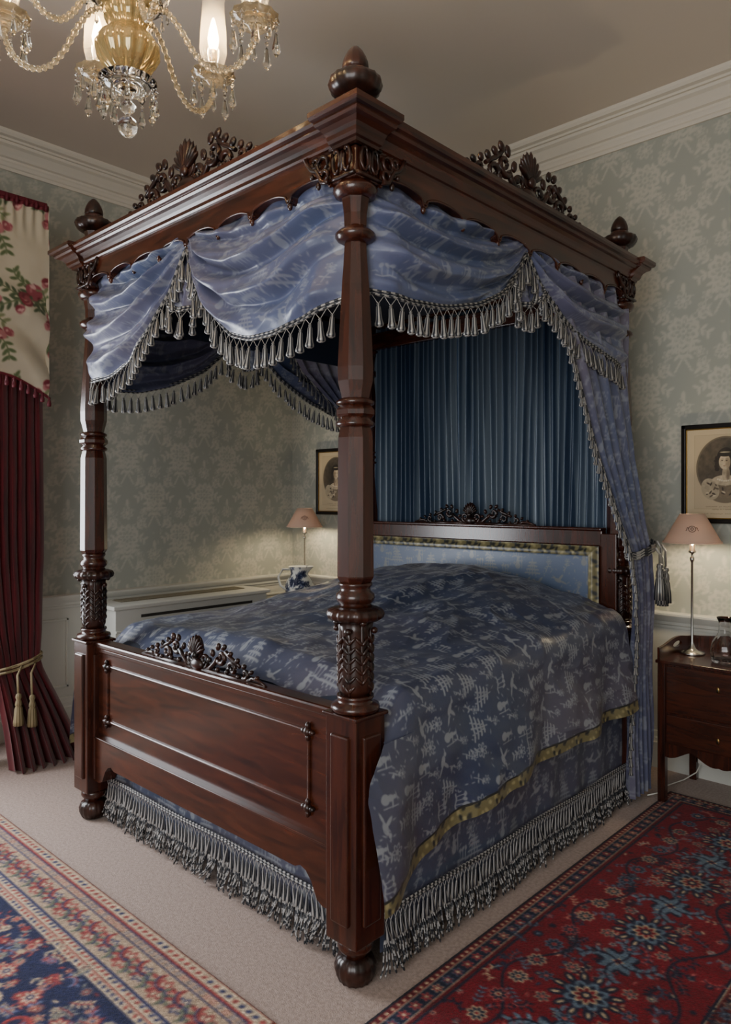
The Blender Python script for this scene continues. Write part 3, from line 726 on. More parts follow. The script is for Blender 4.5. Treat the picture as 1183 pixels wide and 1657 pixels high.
def swag(name,pj,pc,nrm,zc,ztop=2.42,seed=1,off=.0):
    pj=np.array(pj,float);pc=np.array(pc,float);nv=np.array(nrm,float)
    Ln=np.linalg.norm(pc-pj); n=280;k=260
    S,V=np.meshgrid(np.linspace(0,1,n),np.linspace(0,1,k),indexing='ij')
    zb=np.interp(S,[a for a,b in zc],[b for a,b in zc])
    kern=np.ones(21)/21; zl=zb[:,0]; zl2=np.convolve(np.pad(zl,10,mode='edge'),kern,'valid'); zb=np.repeat(zl2[:,None],k,1)
    drop=ztop-zb
    Vw=V+.85*S**3*V*(1-V)+.07*fbm(S*2.0,V*1.6,seed,2)*np.sin(V*PI)
    Zz=ztop-drop*V
    f0=3.7*Vw+fbm(S*1.6,V*.9,seed+5,2)*.5
    tri=f0-np.floor(f0)                         # asymmetric overlapping folds, rolled over at the bottom
    rid=np.where(tri<.74,ss(0,.74,tri),1-ss(.74,1,tri))*2-1
    f1=8.1*Vw+fbm(S*2.5,V*1.5,seed+25,2)*1.2; rid2=np.sin(2*PI*f1)
    env=ss(.08,.24,V)*(1-.5*ss(.88,1,V))*np.clip(drop/.3,.4,1.1)
    cre=.3-np.abs(fbm(S*3,V*6+S*2,seed+2,2))*1.6
    D=off+env*(.062*np.sin(np.clip(V*1.05,0,1)*PI*.62)+.027*rid*(.6+.4*np.sin(S*PI))+.006*rid2+.014*cre)+.004*fbm(S*12,V*10,seed+12,2)*ss(.1,.3,V)
    D=D+.008*np.sin(S*34+3*fbm(S*4,V*2,seed))*(1-ss(.1,.5,V))
    D=D*(1-ss(.86,1,S)*.95)+.018*(1-S**6)
    D=D*(.45+.55*ss(0,.12,S))+.03*(1-ss(0,.15,S))*ss(.1,.3,V)
    al=S*Ln
    xy=pj+(pc-pj)*S[...,None]+nv*D[...,None]
    c,m=silkcol(al*.95+seed,Zz*1.15+seed*.37,lo=(74,86,118),mo=(102,97,118),hi=(138,142,150),pseed=seed,warm=.4,k=.65)
    grid(name,np.dstack([xy[...,0],xy[...,1],Zz]),c,M['damask'],bed,alpha=m)
    E=[(xy[i,-1,0]+nv[0]*.006,xy[i,-1,1]+nv[1]*.006,Zz[i,-1]) for i in range(0,n,2)]
    tassel_fringe(frg,E,(nv[0],nv[1],0))
def jabot(name,c0,tang,nrm,seed=1,w=.13,zb=2.10):
    c0=np.array(c0,float);tg=np.array(tang,float);nv=np.array(nrm,float)
    n,k=100,100; S,V=np.meshgrid(np.linspace(-1,1,n),np.linspace(0,1,k),indexing='ij')
    zbot=zb+.10*np.abs(S)**2.2; Zz=2.38-(2.38-zbot)*V
    U=S*w*(.35+.65*V**.7); D=.022+.018*np.sin(S*9+1)*(V)+.02*V+.008*fbm(S*3,V*8,seed)
    xy=c0+tg*U[...,None]+nv*D[...,None]
    c,m=silkcol(U+seed,Zz+seed,lo=(66,78,108),mo=(96,90,110),hi=(134,138,146),pseed=seed,k=.65)
    grid(name,np.dstack([xy[...,0],xy[...,1],Zz]),c,M['damask'],bed,alpha=m)
    E=[(xy[i,-1,0]+nv[0]*.006,xy[i,-1,1]+nv[1]*.006,Zz[i,-1]) for i in range(n)]
    tassel_fringe(frg,E,(nv[0],nv[1],0))
zA=[(0,2.33),(.08,2.20),(.2,2.06),(.35,1.965),(.5,1.93),(.65,1.93),(.82,1.96),(1,2.01)]
zB=[(0,2.33),(.12,2.20),(.3,2.06),(.5,1.97),(.7,1.92),(.85,1.91),(1,1.94)]
zCc=[(0,2.34),(.08,2.25),(.2,2.15),(.4,2.07),(.6,2.03),(.8,2.015),(1,2.03)]
zD=[(0,2.34),(.12,2.24),(.3,2.13),(.5,2.07),(.75,2.03),(1,2.0)]
swag('swag_foot_1',(-.81,-.0),(-.0,-.0),(0,-1),zA,seed=1)
swag('swag_foot_2',(-.81,-.0),(-1.62,-.0),(0,-1),zB,seed=2)
swag('swag_side_1',(0,.88),(0,.0),(1,0),zCc,seed=3)
swag('swag_side_2',(0,.88),(0,1.80),(1,0),zD,seed=4)
swag('swag_far_1',(-1.62,.88),(-1.62,.0),(-1,0),zB,seed=5)
swag('swag_far_2',(-1.62,.88),(-1.62,1.80),(-1,0),zB,seed=6)
jabot('jabot_foot',(-.83,0),(1,0),(0,-1),1); jabot('jabot_side',(0,.88),(0,1),(1,0),2,zb=2.14); jabot('jabot_far',(-1.62,.88),(0,1),(-1,0),3)
mb=MB()
mb.box(BX0+.04,BX1-.04,.012,.02,2.2,2.45,0); mb.box(BX1-.02,BX1-.012,.04,BY1-.04,2.2,2.45,0); mb.box(BX0+.012,BX0+.02,.04,BY1-.04,2.2,2.45,0)
mb.build('valance_lining',[M['lining']],bed)
# head curtain pleated
nx,nz=1000,40
a=np.linspace(BX0+.03,BX1-.03,nx); z=np.linspace(1.0,2.46,nz); A,Z=np.meshgrid(a,z,indexing='ij')
ph=A*2*PI/.040+7*fbm(A*5,Z*.4,3)
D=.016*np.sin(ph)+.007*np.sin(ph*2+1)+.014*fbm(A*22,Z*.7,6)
sh=np.clip(.35+.30*np.sin(ph+1.2)+1.2*fbm(A*80,Z*.6,9)+.25*np.sin(ph*3)+.6*fbm(A*4,Z*.5,2),0,1)  # highlights and shade of the pleats, painted into the silk colour
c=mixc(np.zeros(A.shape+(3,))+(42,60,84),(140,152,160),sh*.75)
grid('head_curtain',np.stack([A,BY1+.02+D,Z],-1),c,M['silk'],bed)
def drape(name,X,s,zf,yf_,zo,oo):
    n,k=200,300
    zz=np.linspace(.05,2.42,k); W,Zm=np.meshgrid(np.linspace(0,1,n),zz,indexing='ij')
    yf=np.interp(Zm,zf,yf_)
    yb=np.interp(Zm,[.05,.9,1.12,1.2,1.35,1.6,2.42],[1.92,1.90,1.87,1.86,1.84,1.80,1.78])
    Yd=yf+(yb-yf)*W
    out=np.interp(Zm,zo,oo)
    Dd=out+.022*np.sin(W*2*PI*(5+.3*Zm)+Zm*1.5+2*fbm(W*3,Zm,2,2))*np.interp(Zm,[.05,1.1,1.2,1.5,2.4],[1.3,.5,.5,.8,1])+.012*fbm(W*8,Zm*3,3,2)
    c,m=silkcol(Yd*1.5+2,Zm,lo=(68,80,110),mo=(98,92,110),hi=(136,140,148),pseed=7,k=.65)
    grid(name,np.dstack([X+s*Dd,Yd,Zm]),c,M['damask'],bed,alpha=m)
    E=[(X+s*(Dd[0,i]+.006),Yd[0,i],zz[i]) for i in range(0,k,2) if zz[i]>.2]
    fb=MB(); tassel_fringe(fb,E,(s,0,0),sp=.038,sc=.8); fb.build(name+'_tassels',[M['silver'],M['dark']],bed)
drape('head_drape_near',0,1,[.05,.8,1.0,1.1,1.2,1.35,1.65,1.9,2.04,2.2,2.42],[1.70,1.69,1.66,1.63,1.60,1.53,1.41,1.29,1.21,1.10,.98],[.05,.6,1.0,1.15,1.3,1.6,2.0,2.42],[.09,.10,.12,.125,.10,.07,.05,.02])
drape('head_drape_far',-1.62,-1,[.05,.8,1.2,1.8,1.95,2.14,2.42],[1.74,1.74,1.72,1.66,1.54,1.26,1.05],[.05,1.0,2.0,2.42],[.02,.02,.02,.01])
frg.build('swag_tassels',[M['silver'],M['dark']],bed)
def tieback(mb,X,s,o0=.115):
    for j in range(3):
        pts=[]
        for i in range(25):
            a=2*PI*i/24; pts.append((X+s*(o0+.045*math.cos(a)),1.765+.12*math.sin(a),1.17+.025*math.sin(a)+.011*j+.004*math.cos(i*2)))
        mb.tube(pts,.008,6,0,False,alt=1)
    for (dy,dz,l) in ((.02,0,.0),(.055,-.02,.01),(.09,.01,.03),(.035,.03,.05)):
        x=X+s*(o0+.055);y=1.80+dy;zt_=1.16+dz
        mb.tube([(x,y-.02,zt_+.03),(x+s*.012,y,zt_),(x+s*.012,y,zt_-.05-l)],.005,6,0,alt=1)
        mb.lathe([(0,.01),(.012,.004),(.015,-.008),(.009,-.018),(.015,-.03),(.017,-.05),(.014,-.058),(.018,-.066),(.024,-.12),(.025,-.16),(.0,-.162)],24,(x+s*.012,y,zt_-.05-l),0,alt=1,mod=lambda z,a:.08*math.cos(8*a))
mb=MB(); tieback(mb,0,1); tieback(mb,-1.62,-1,.03); mb.build('tie_backs',[M['silver'],M['dark']],bed)
# ================================================================= window curtains (left)
wc=empty('window_curtain')
FL=CV(.6,.6,.005,(186,176,154),True)
for t in range(7):
    x,y=random.random()*.6,random.random()*.6
    for a in range(3): FL.leafy(x,y,random.random()*6.28,.15,.010,(92,104,70),4,random.choice([(84,98,62),(118,124,88),(70,84,56)]),curl=random.uniform(-.2,.2))
    for (dx,dy,r) in ((0,0,.055),(.07,.03,.036),(-.03,-.07,.032)):
        for q_ in range(5): FL.ell(x+dx+random.uniform(-.4,.4)*r,y+dy+random.uniform(-.4,.4)*r,r*.6,r*.5,random.random()*3,random.choice([(116,40,50),(140,66,74),(166,104,104)]))
        for q_ in range(6): FL.ell(x+dx+random.uniform(-.3,.3)*r,y+dy+random.uniform(-.3,.3)*r,r*.3,r*.16,random.random()*3,random.choice([(100,28,42),(196,154,146),(140,66,74)]))
ya,yb=-1.95,.15; PX=-2.43
n,k=600,240
S,V=np.meshgrid(np.linspace(ya,yb,n),np.linspace(0,1,k),indexing='ij')
u=(yb-S)
zb=1.95+.10*np.abs(np.sin(u*PI/.55)); Zz=2.98-(2.98-zb)*V
D=.008*np.sin(S*2*PI/.05)*(1-ss(.0,.25,V))+ .022*np.sin(V*PI*7+2*np.sin(u*PI/.55))*ss(.35,.6,V)+.04*ss(.2,.8,V)*np.abs(np.sin(u*PI/.55))+.018*fbm(S*5,V*6,2)
c=FL.samp(S,Zz*1.15+.05*V)
c=mixc(c,(100,18,34),((V<.03)|(V>.985))*1.0)
grid('pelmet',np.stack([PX+D,S,Zz],-1),c,M['floral'],wc)
S,V=np.meshgrid(np.linspace(-2.91,PX,80),np.linspace(0,1,140),indexing='ij'); Zz=2.98-1.0*V
grid('pelmet_return',np.stack([S,yb+.008*np.sin(S*80),Zz],-1),FL.samp(S,Zz),M['floral'],wc)
mb=MB()
for i in range(60):
    y=yb-.01-i*.036; zz=1.95+.10*abs(math.sin((yb-y)*PI/.55)); zz-=.006
    mb.lathe([(0,.006),(.009,0),(.006,-.008),(.012,-.03),(.011,-.045),(0,-.047)],8,(PX+.03,y,zz),0)
mb.box(-2.91,PX+.01,ya,yb-.01,2.965,2.99,.003)
for i in range(42):
    y=yb-.02-i*.05; mb.ell((PX+.012,y,2.965),(.012,.010,.022),None,0)
mb.build('pelmet_fringe',[mat('crimson_fringe',(86,14,30),.6)],wc)
def wcurt(name,yc,mr):
    n,k=180,90
    zz=np.linspace(.005,2.93,k); W,Zm=np.meshgrid(np.linspace(-1,1,n),zz,indexing='ij')
    hw=np.interp(Zm,[0,.2,.46,.55,.7,1.1,2.0,2.95],[.19,.16,.12,.11,.13,.16,.165,.165])
    cen=yc+mr*np.interp(Zm,[0,.2,.5,.7,1.1,2,2.95],[.14,.10,.03,.02,.005,-.005,-.005])
    xo=np.interp(Zm,[0,.25,.55,1,2.95],[.15,.10,.02,.0,-.02])
    fa=np.interp(Zm,[0,.3,.53,1.0,2.95],[.06,.045,.015,.03,.025])
    ang=W*2*PI*3.5+.5*np.sin(Zm*2)+.8*fbm(W*2,Zm,4)
    Xc=-2.55+xo+fa*np.sin(ang)+.012*fbm(W*5,Zm*2,2)
    Yc=cen+hw*W+.012*np.cos(ang*2)
    return grid(name,np.stack([Xc,Yc,Zm],-1),None,M['velvet'],wc)
wcurt('velvet_curtain_1',.0,1)
wcurt('velvet_curtain_2',-1.80,-1)
n,k=120,300
W,Zm=np.meshgrid(np.linspace(0,1,n),np.linspace(.02,2.9,k),indexing='ij')
grid('chintz_curtain',np.stack([-2.66+.03*np.sin(W*20),-.42+.36*W,Zm],-1),FL.samp(W*.4,Zm),M['floral'],wc)
mb=MB()
for j in range(2):
    mb.tube([(-2.53+.09*math.cos(a),.02+.13*math.sin(a),.53+.02*j+.03*math.sin(a)) for a in np.linspace(0,2*PI,30)],.008,6,0,False,alt=1)
for (y,l) in ((-.02,.10),(.05,.12)):
    mb.tube([(-2.43,y+.03,.54),(-2.41,y,.50),(-2.40,y,.50-l)],.006,6,0)
    mb.lathe([(0,.012),(.012,.005),(.015,-.01),(.010,-.022),(.015,-.035),(.017,-.05),(.013,-.056),(.018,-.066),(.024,-.13),(.025,-.155),(0,-.156)],20,(-2.395,y,.50-l),0,alt=1,mod=lambda z,a:.06*math.cos(10*a))
mb.build('curtain_tie_back',[M['cream'],mat('olive_thread',(104,92,62),.7)],wc)
# ================================================================= radiator cover
rc=empty('radiator_cover')
mb=MB()
rx0,rx1,ry0,ry1=XL+.05,-2.60,.62,1.80
mb.box(rx0,rx1-.01,ry0+.01,ry1-.01,.0,.74,.003); mb.box(rx0,rx1+.012,ry0-.012,ry1+.012,.74,.765,.006)
mb.box(rx1-.012,rx1+.004,ry0,ry1,0,.10,.003)
for (a,b,c,d) in ((ry0+.01,ry1-.01,.60,.615),(ry0+.01,ry1-.01,.12,.135),(ry0+.03,ry0+.045,.12,.6),(ry1-.045,ry1-.03,.12,.6)): mb.box(rx1-.012,rx1,a,b,c,d,.003)
mb.build('cover_body',[M['white']],rc)
mb=MB(); mb.box(rx1-.011,rx1-.008,ry0+.18,ry1-.14,.680,.698,0)
mb.build('vent_slots',[mat('vent_shadow',(52,50,46),.8)],rc)
mb=MB(); mb.box(rx0+.05,rx1-.14,ry0+.12,ry1-.1,.7655,.7665,0)
for i in range(60): 
    y=ry0+.13+i*(ry1-ry0-.25)/59; mb.box(rx0+.05,rx1-.14,y,y+.010,.7665,.771,0)
mb.build('grille',[mat('grille_bronze',(130,122,102),.5,metal=.2)],rc)
# ================================================================= bedside lamps
LAMPW=20
lb=mat('lamp_bulb',(255,230,190),.5,emit=(255,215,160),es=6); mk=mat('mark_brown',(90,62,54),.6)
def lamp(x,y,z0):
    e=empty('table_lamp'); mb=MB(); lo=(x,y,z0)
    mb.lathe([(0,0),(.058,0),(.06,.004),(.056,.010),(.03,.016),(.016,.026),(.010,.045),(.006,.06),(.0055,.44),(.010,.447),(.011,.46),(.005,.468),(.005,.48),(.016,.485),(.018,.492),(.012,.50),(.012,.53),(0,.53)],24,lo)
    mb.tube([(x-.055,y,z0+.665),(x+.055,y,z0+.665)],.0018,5); mb.tube([(x,y-.055,z0+.665),(x,y+.055,z0+.665)],.0018,5); mb.tube([(x,y,z0+.53),(x,y,z0+.67)],.0025,5)
    mb.build('stem',[M['chrome']],e)
    mb=MB(); mb.lathe([(.132,.535),(.056,.672),(.054,.672),(.130,.535)],48,lo,cap=False)
    mb.lathe([(.133,.533),(.1345,.535),(.133,.541),(.131,.541)],48,lo,cap=False); mb.build('shade',[M['shade']],e)
    mb=MB(); mb.ell((x,y,z0+.575),(.022,.022,.03),None,0); mb.build('bulb',[lb],e)
    mb=MB(); d=Vector((1.504-x,-1.558-y,0)).normalized(); t_=Vector((-d.y,d.x,0)); 
    def on(u,v):
        r=.132-(.132-.056)*(v-.535)/(.137)+.002; a=u/r; p=Vector((x,y,z0))+d*(r*math.cos(a))+t_*(r*math.sin(a)); p.z=z0+v; return p
    mb.tube([on(.016*math.cos(q),.603+.014*math.sin(q)) for q in np.linspace(0,2*PI,17)],.0014,4,0,False)
    for sg2 in (-1,1): mb.tube([on(sg2*(.016+.012*q),.603+.008*math.sin(q*5)) for q in np.linspace(0,1,8)],.0014,4,0,False)
    mb.tube([on(-.007,.603),on(0,.611),on(.007,.603),on(0,.595),on(-.007,.603)],.0014,4,0,False)
    mb.build('shade_ornament',[mk],e)
    ld=bpy.data.lights.new('lamp_light','POINT'); ld.energy=LAMPW; ld.color=(1,.82,.52); ld.shadow_soft_size=.03
    lo_=bpy.data.objects.new('lamp_light',ld); lo_.location=(x,y,z0+.575); bpy.context.scene.collection.objects.link(lo_); lo_.parent=e
    return e
lamp(.228,2.1,.6685); lamp(-2.55,2.1,.6685)
# ================================================================= right bedside cabinet
cb=empty('bedside_cabinet'); mb=MB()
cx0,cx1,cy0,cy1=.155,.69,1.86,2.30
for (x,y) in ((cx0,cy0),(cx1-.035,cy0),(cx0,cy1-.035),(cx1-.035,cy1-.035)):
    mb.box(x,x+.035,y,y+.035,.0115 if y==cy0 else 0,.66,.003)
mb.box(cx0+.006,cx1-.006,cy0+.008,cy1-.006,.27,.655,.002)
mb.box(cx0-.008,cx1+.008,cy0-.008,cy1+.004,.652,.668,.004)
mb.box(cx0+.04,cx1-.04,cy0+.0,cy0+.012,.43,.645,.004,1); mb.box(cx0+.04,cx1-.04,cy0+.0,cy0+.012,.285,.42,.004,1)
top=[];bot=[]
for i in range(41):
    u=cx0+.03+(cx1-cx0-.06)*i/40; v=.245-.02*math.cos(i/40*2*PI*2)-.012*abs(math.sin(i/40*PI*4)); top.append((u,.285)); bot.append((u,v))
mb.strip(top,bot,lambda u,v,w:(u,w,v),cy0+.004,cy0+.02)
def gal(fr,Ln):
    tp=[];bt=[]
    for i in range(61):
        q_=i/60; h=.055+.022*math.sin(q_*PI)**2; tp.append((q_*Ln,.668+h)); bt.append((q_*Ln,.667))
    hw=.055; mid=Ln/2; T1=[];B1=[]
    for (u,v) in tp:
        if abs(u-mid)<hw:
            h=.014*math.sqrt(max(0,1-((u-mid)/hw)**2)); T1.append((u,.71+h));B1.append((u,.71-h))
        else: T1.append((u,.71));B1.append((u,.71))
    mb.strip(tp,T1,fr,0,.012); mb.strip(B1,bt,fr,0,.012)
gal(lambda u,v,w:(cx0+w,cy0+u,v),cy1-cy0); gal(lambda u,v,w:(cx1-w,cy0+u,v),cy1-cy0); gal(lambda u,v,w:(cx0+u,cy1-w,v),cx1-cx0)
mb.build('carcass',[M['wood'],M['woodh']],cb)
mb=MB()
for z_ in (.57,.345):
    mb.ell((.422,cy0-.001,z_),(.008,.003,.014),None,0); mb.ell((.422,cy0-.004,z_-.002),(.003,.002,.006),None,1)
mb.build('escutcheons',[M['brass'],M['black']],cb)
mb=MB(); mb.lathe([(0,0),(.05,0),(.058,.01),(.062,.05),(.055,.09),(.036,.12),(.028,.14),(.026,.18),(.036,.205),(.034,.205),(.023,.18),(.025,.14),(.033,.118),(.052,.09),(.058,.05),(.054,.014),(0,.01)],48,(.408,2.0,.669),mod=lambda z,a:(.03*math.cos(12*a) if z<.1 else 0))
mb.build('glass_carafe',[M['glass']])
nt=empty('bedside_table'); mb=MB()
tx0,tx1,ty0,ty1=-2.78,-2.28,1.86,2.28
for (x,y) in ((tx0,ty0),(tx1-.035,ty0),(tx0,ty1-.035),(tx1-.035,ty1-.035)): mb.box(x,x+.035,y,y+.035,0,.64,.003)
mb.box(tx0+.005,tx1-.005,ty0+.005,ty1-.005,.5,.65,.003); mb.box(tx0-.01,tx1+.01,ty0-.01,ty1+.003,.648,.667,.005)
mb.box(tx0+.06,tx1-.06,ty0-.002,ty0+.01,.52,.63,.004); mb.ell(((tx0+tx1)/2,ty0-.012,.575),(.012,.012,.012)); mb.build('table_frame',[M['wood']],nt)
jg=empty('china_jug')
jc=CV(.6,.3,.004,(222,222,214),True)
for t in range(30):
    x,y=random.random()*.6,random.random()*.3; jc.flower(x,y,random.uniform(.014,.028),[(34,40,62),(130,140,166),(34,40,62)],6,random.random())
    jc.leafy(x,y,random.random()*6.28,.05,.006,(38,44,68),3)
pr=[(.04,0),(.045,.012),(.07,.035),(.09,.07),(.095,.11),(.082,.145),(.064,.175),(.055,.195),(.060,.22),(.072,.245)]
ZJ=np.linspace(0,.245,60); rr=np.interp(ZJ,[b for a,b in pr],[a for a,b in pr])*1.12; th=np.linspace(0,2*PI,97)
TH,ZI=np.meshgrid(th,ZJ,indexing='ij'); RR=np.repeat(rr[None,:],97,0)*(1+.3*ss(.19,.245,ZI)*np.exp(-(((TH-.7+PI)%(2*PI)-PI)/.4)**2))
jx,jy=-2.46,1.97
grid('jug_body',np.stack([jx+RR*np.cos(TH),jy+RR*np.sin(TH),.668+ZI*1.05],-1),jc.samp(TH*.095,ZI),attr_mat('blue_white_china',.15),jg)
mb=MB(); mb.tube([(jx-.045,jy-.04,.668+.235),(jx-.09,jy-.08,.668+.235),(jx-.118,jy-.10,.668+.18),(jx-.105,jy-.09,.668+.12),(jx-.068,jy-.062,.668+.085)],.009,8); mb.build('handle',[mat('china_white',(210,210,204),.2)],jg)
# ================================================================= pictures
def portrait(x0,flip):
    e=empty('framed_engraving'); w,h=.42,.50; z0=1.29; fw=.022
    mb=MB(); y1=YH-.003; y0_=YH-.028
    for (a,b,c,d) in ((x0,x0+w,z0,z0+fw),(x0,x0+w,z0+h-fw,z0+h),(x0,x0+fw,z0,z0+h),(x0+w-fw,x0+w,z0,z0+h)): mb.box(a,b,y0_,y1,c,d,.004)
    i=fw; g=.006
    for (a,b,c,d) in ((x0+i,x0+w-i,z0+i,z0+i+g),(x0+i,x0+w-i,z0+h-i-g,z0+h-i),(x0+i,x0+i+g,z0+i,z0+h-i),(x0+w-i-g,x0+w-i,z0+i,z0+h-i)): mb.box(a,b,y0_+.008,y1,c,d,.002,1)
    mb.build('frame',[M['black'],M['gilt']],e)
    W_,H_=w-2*fw,h-2*fw
    cv=CV(W_,H_,.0015,(196,178,146))
    cv.rect(.11*W_,.89*W_,.11*H_,.93*H_,(160,144,116)); cv.rect(.115*W_,.885*W_,.115*H_,.925*H_,(186,168,138))
    cx,cy=.5*W_,.56*H_; s=-1 if flip else 1
    cv.ell(cx,cy,.138,.158,0,(108,96,78)); cv.ell(cx,cy,.130,.150,0,(84,75,62)); cv.ell(cx+.04*s,cy+.03,.06,.08,0,(62,55,46),soft=1.2)
    cv.ell(cx,cy-.115,.085,.06,0,(120,106,86)); cv.ell(cx-.07,cy-.105,.042,.055,.35,(168,154,128)); cv.ell(cx+.07,cy-.105,.040,.055,-.35,(136,122,100))
    for q_ in range(26):
        a=random.uniform(-1,1); b=random.uniform(0,1); cv.ell(cx+a*.09,cy-.075-b*.07,.010,.004,random.random()*3,random.choice([(194,180,152),(96,84,68),(70,60,50)]))
    cv.ell(cx,cy-.062,.062,.026,0,(182,166,138)); cv.ell(cx+.004,cy-.03,.018,.044,0,(172,156,128)); cv.ell(cx+.014*s,cy-.036,.008,.026,0,(128,112,90),soft=1.5)
    for q_ in range(8): cv.ell(cx-.034+.0098*q_,cy-.056-.009*math.sin(q_/7*PI),.0042,.0042,0,(214,202,176))
    cy+=.02
    cv.ell(cx+.004*s,cy+.030,.043,.050,0,(40,34,28))
    for s_ in (-1,1):
        for k_ in range(5): cv.ell(cx+s_*(.037+.003*(k_%2)),cy+.03-k_*.014,.011,.010,0,(46,39,32)); 
    cv.ell(cx-.002*s,cy+.010,.027,.038,0,(190,174,146)); cv.ell(cx+.013*s,cy+.006,.012,.028,0,(146,130,106),soft=1.5)
    cv.ell(cx,cy+.050,.032,.014,0,(44,37,30)); cv.ell(cx,cy+.068,.022,.013,.2,(48,41,34)); cv.ell(cx,cy+.058,.024,.003,0,(176,162,134))
    for s_ in (-1,1): cv.ell(cx-.003*s+s_*.0105,cy+.016,.0046,.0022,0,(58,48,38)); cv.line(cx-.003*s+s_*.006,cy+.0235,cx-.003*s+s_*.017,cy+.0235,.0007,(96,82,66))
    cv.line(cx-.003*s,cy+.015,cx-.005*s,cy+.002,.0007,(120,104,82)); cv.ell(cx-.003*s,cy-.008,.0062,.0019,0,(116,90,74)); cv.ell(cx-.003*s,cy-.014,.006,.002,0,(150,134,110))
    cy-=.02
    for y_,r_ in ((.062,.09),(.048,.06),(.026,.11)):
        for k_ in range(26):
            if random.random()<.8: xx=cx-r_+2*r_*k_/26; cv.line(xx,y_,xx+r_*.04,y_+random.uniform(-.002,.002),.0008,(112,98,78))
    n_,k_=cv.w,cv.h
    A,Z=np.meshgrid(np.linspace(0,W_,n_),np.linspace(0,H_,k_),indexing='ij')
    col=cv.samp(A,Z); ins=(((A-cx)/.13)**2+((Z-cy)/.15)**2<1)
    col=col*(1+ins[...,None]*(.10*np.sin((A+Z)*2*PI/.005)+.22*fbm(A*60,Z*60,3))[...,None])
    grid('print',np.stack([A+x0+fw,np.full_like(A,y0_+.012),Z+z0+fw],-1),col,M['print'],e)
portrait(.098,False); portrait(-2.658,True)
mb=MB(); mb.box(.19,.27,YH-.04,YH-.03,.07,.15,.004); mb.box(.195,.235,YH-.075,YH-.038,.085,.13,.008); mb.build('wall_socket',[M['plate']])
mb=MB(); mb.tube([(.215,2.27,.10),(.20,2.24,.05),(.16,2.18,.02),(.12,2.05,.015),(.14,1.95,.02),(.10,1.88,.015)],.003,6); mb.build('power_cable',[M['plate']])
# ================================================================= chandelier
ch=empty('chandelier'); CX,CY=-.244,-.594; lo=(CX,CY,0)
mb=MB()
mb.lathe([(0,2.352),(.012,2.354),(.022,2.364),(.0255,2.378),(.022,2.392),(.012,2.402),(.006,2.406),(.008,2.412),(.018,2.42),(.022,2.43),(.012,2.44),(.008,2.45),(.02,2.462),(.05,2.474),(.072,2.49),(.074,2.494),(.05,2.482),(.02,2.476),(.014,2.49),(.02,2.505)],24,lo,0)
mb.lathe([(.02,2.50),(.028,2.515)],24,lo,0)
mb.lathe([(.075,2.70),(.10,2.712),(.105,2.722),(.06,2.715),(.03,2.72),(.03,2.76),(.045,2.78),(.05,2.82),(.03,2.86),(.02,2.88),(.02,2.93),(.035,2.95),(.06,2.97),(.06,2.98),(.02,2.985),(.015,3.0)],24,lo,0)
mb.build('glass_column',[M['crystal']],ch)
mb=MB(); mb.lathe([(.02,2.505),(.045,2.52),(.066,2.54),(.078,2.565),(.078,2.585),(.066,2.605),(.05,2.62),(.045,2.63),(.055,2.65),(.06,2.665),(.055,2.68),(.07,2.69),(.075,2.70),(.02,2.70)],64,lo,0,mod=lambda z,a:.05*math.cos(16*a))
mb.build('cut_glass_bowl',[M['gglass']],ch)
mb=MB(); mb.lathe([(.0,2.52),(.02,2.525),(.03,2.56),(.03,2.60),(.016,2.64),(.05,2.67),(.055,2.68),(.05,2.69),(.012,2.70)],24,lo,0)
mb.lathe([(.008,2.99),(.008,3.44),(.05,3.46),(.06,3.498)],16,lo,0); mb.build('metal_stem',[M['gbrass']],ch)
arms=MB(); cry=MB(); shd=MB(); blb=MB(); brs=MB()
def drop(x,y,z,s=1.):
    cry.tube([(x,y,z),(x,y,z-.006*s)],.0012,4)
    cry.lathe([(0,0),(.0055*s,-.004*s),(.0055*s,-.007*s),(0,-.011*s)],6,(x,y,z-.006*s),sm=False)
    cry.lathe([(0,0),(.0045*s,-.004*s),(.0045*s,-.007*s),(0,-.011*s)],6,(x,y,z-.018*s),sm=False)
    cry.lathe([(0,0),(.004*s,-.006*s),(.0065*s,-.022*s),(.0095*s,-.038*s),(0,-.054*s)],6,(x,y,z-.03*s),sm=False)
yaw=math.radians(43.2); Fv=Vector((-math.sin(yaw),math.cos(yaw),0)); Rv=Vector((math.cos(yaw),math.sin(yaw),0))
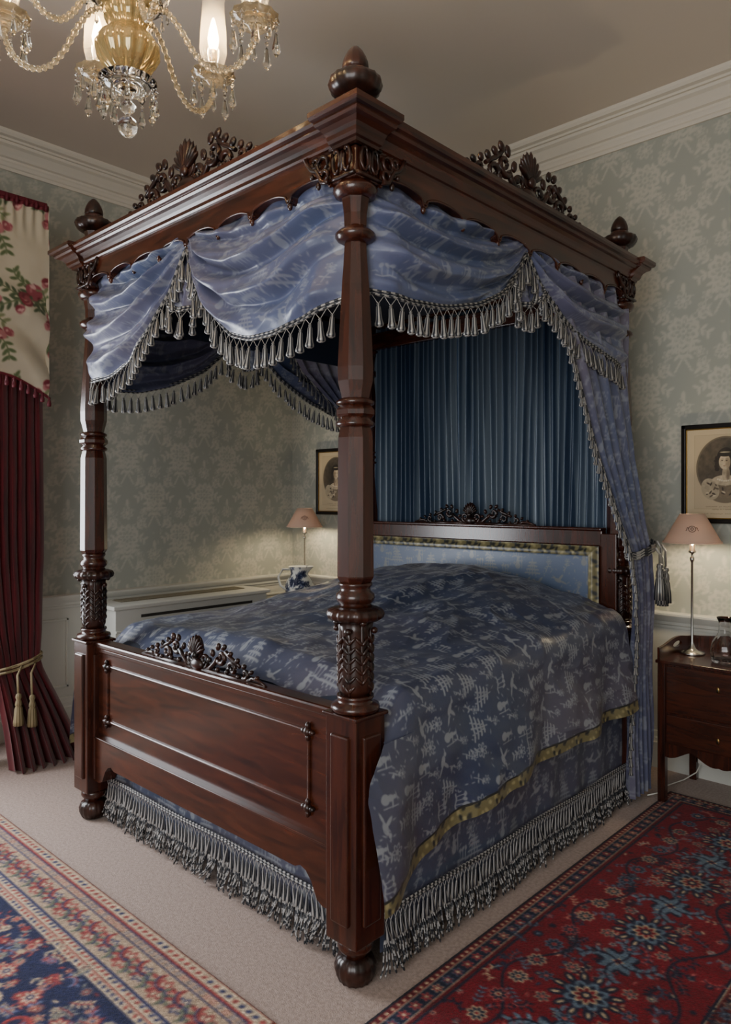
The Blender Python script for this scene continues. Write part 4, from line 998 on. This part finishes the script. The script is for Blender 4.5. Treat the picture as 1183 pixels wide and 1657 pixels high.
for k in range(6):
    an=math.radians((86,30,-33,-88,-150,150)[k]); d=Fv*math.cos(an)+Rv*math.sin(an)
    ctrl=[(.045,2.675),(.075,2.69),(.105,2.675),(.135,2.635),(.165,2.58),(.20,2.54),(.24,2.53),(.28,2.545),(.31,2.58),(.325,2.62),(.325,2.645)]
    n=110; uu=np.linspace(0,len(ctrl)-1,n); rr=np.interp(uu,range(len(ctrl)),[c_[0] for c_ in ctrl]); zz=np.interp(uu,range(len(ctrl)),[c_[1] for c_ in ctrl])
    kk=np.ones(9)/9; rr=np.convolve(np.pad(rr,4,mode='edge'),kk,'valid'); zz=np.convolve(np.pad(zz,4,mode='edge'),kk,'valid')
    pts=[Vector((CX,CY,0))+d*r_+Vector((0,0,z_)) for r_,z_ in zip(rr,zz)]
    arms.tube(pts,[.0072+.0022*math.sin(i*1.5) for i in range(n)],8)
    e=Vector((CX,CY,0))+d*.325; lo2=(e.x,e.y,0)
    arms.lathe([(.008,2.635),(.02,2.65),(.045,2.658),(.062,2.672),(.064,2.675),(.04,2.664),(.018,2.66),(.014,2.668),(.022,2.675),(.026,2.69),(.024,2.70),(.0,2.70)],24,lo2,mod=lambda z,a:.04*math.cos(12*a))
    shd.lathe([(.024,2.70),(.034,2.715),(.040,2.745),(.038,2.80),(.034,2.85),(.032,2.89),(.040,2.92)],24,lo2,cap=False)
    brs.lathe([(.012,2.70),(.012,2.745),(.0,2.745)],12,lo2)
    blb.lathe([(.008,2.745),(.014,2.76),(.017,2.78),(.012,2.81),(.004,2.84),(0,2.845)],12,lo2)
    for j in range(10):
        a=2*PI*j/10; drop(e.x+.058*math.cos(a),e.y+.058*math.sin(a),2.668,1.25 if j%2 else .9)
    ld=bpy.data.lights.new('candle_light','POINT'); ld.energy=5.5; ld.color=(1,.78,.52); ld.shadow_soft_size=.02
    o=bpy.data.objects.new('candle_light_%d'%(k+1),ld); o.location=(e.x,e.y,2.785); bpy.context.scene.collection.objects.link(o); o.parent=ch
for j in range(12):
    a=2*PI*j/12; drop(CX+.07*math.cos(a),CY+.07*math.sin(a),2.488,1.)
for j in range(16):
    a=2*PI*j/16; drop(CX+.10*math.cos(a),CY+.10*math.sin(a),2.715,.6)
arms.build('glass_arms',[M['garm']],ch); cry.build('crystal_drops',[M['crystal']],ch); shd.build('glass_shades',[M['thin']],ch); blb.build('candle_bulbs',[M['bulb']],ch); brs.build('candle_holders',[M['gbrass']],ch)
# ================================================================= lights
def area(name,loc,rot,sx,sy,en,col):
    ld=bpy.data.lights.new(name,'AREA'); ld.shape='RECTANGLE'; ld.size=sx; ld.size_y=sy; ld.energy=en; ld.color=col
    o=bpy.data.objects.new(name,ld); o.location=loc; o.rotation_euler=rot; bpy.context.scene.collection.objects.link(o)
area('window_daylight_left',(XL+.05,-1.12,1.75),(0,-PI/2,0),2.3,1.5,165,(.93,.96,1))
area('added_light_back',(1.5,YB+.04,1.75),(PI/2,0,0),2.1,2.2,92,(1,.99,.97))  # added fill at the unseen back window, brightens the bed from the front
w=bpy.data.worlds.new('world'); bpy.context.scene.world=w; w.use_nodes=True
w.node_tree.nodes['Background'].inputs[0].default_value=(.8,.88,1,1); w.node_tree.nodes['Background'].inputs[1].default_value=1.0
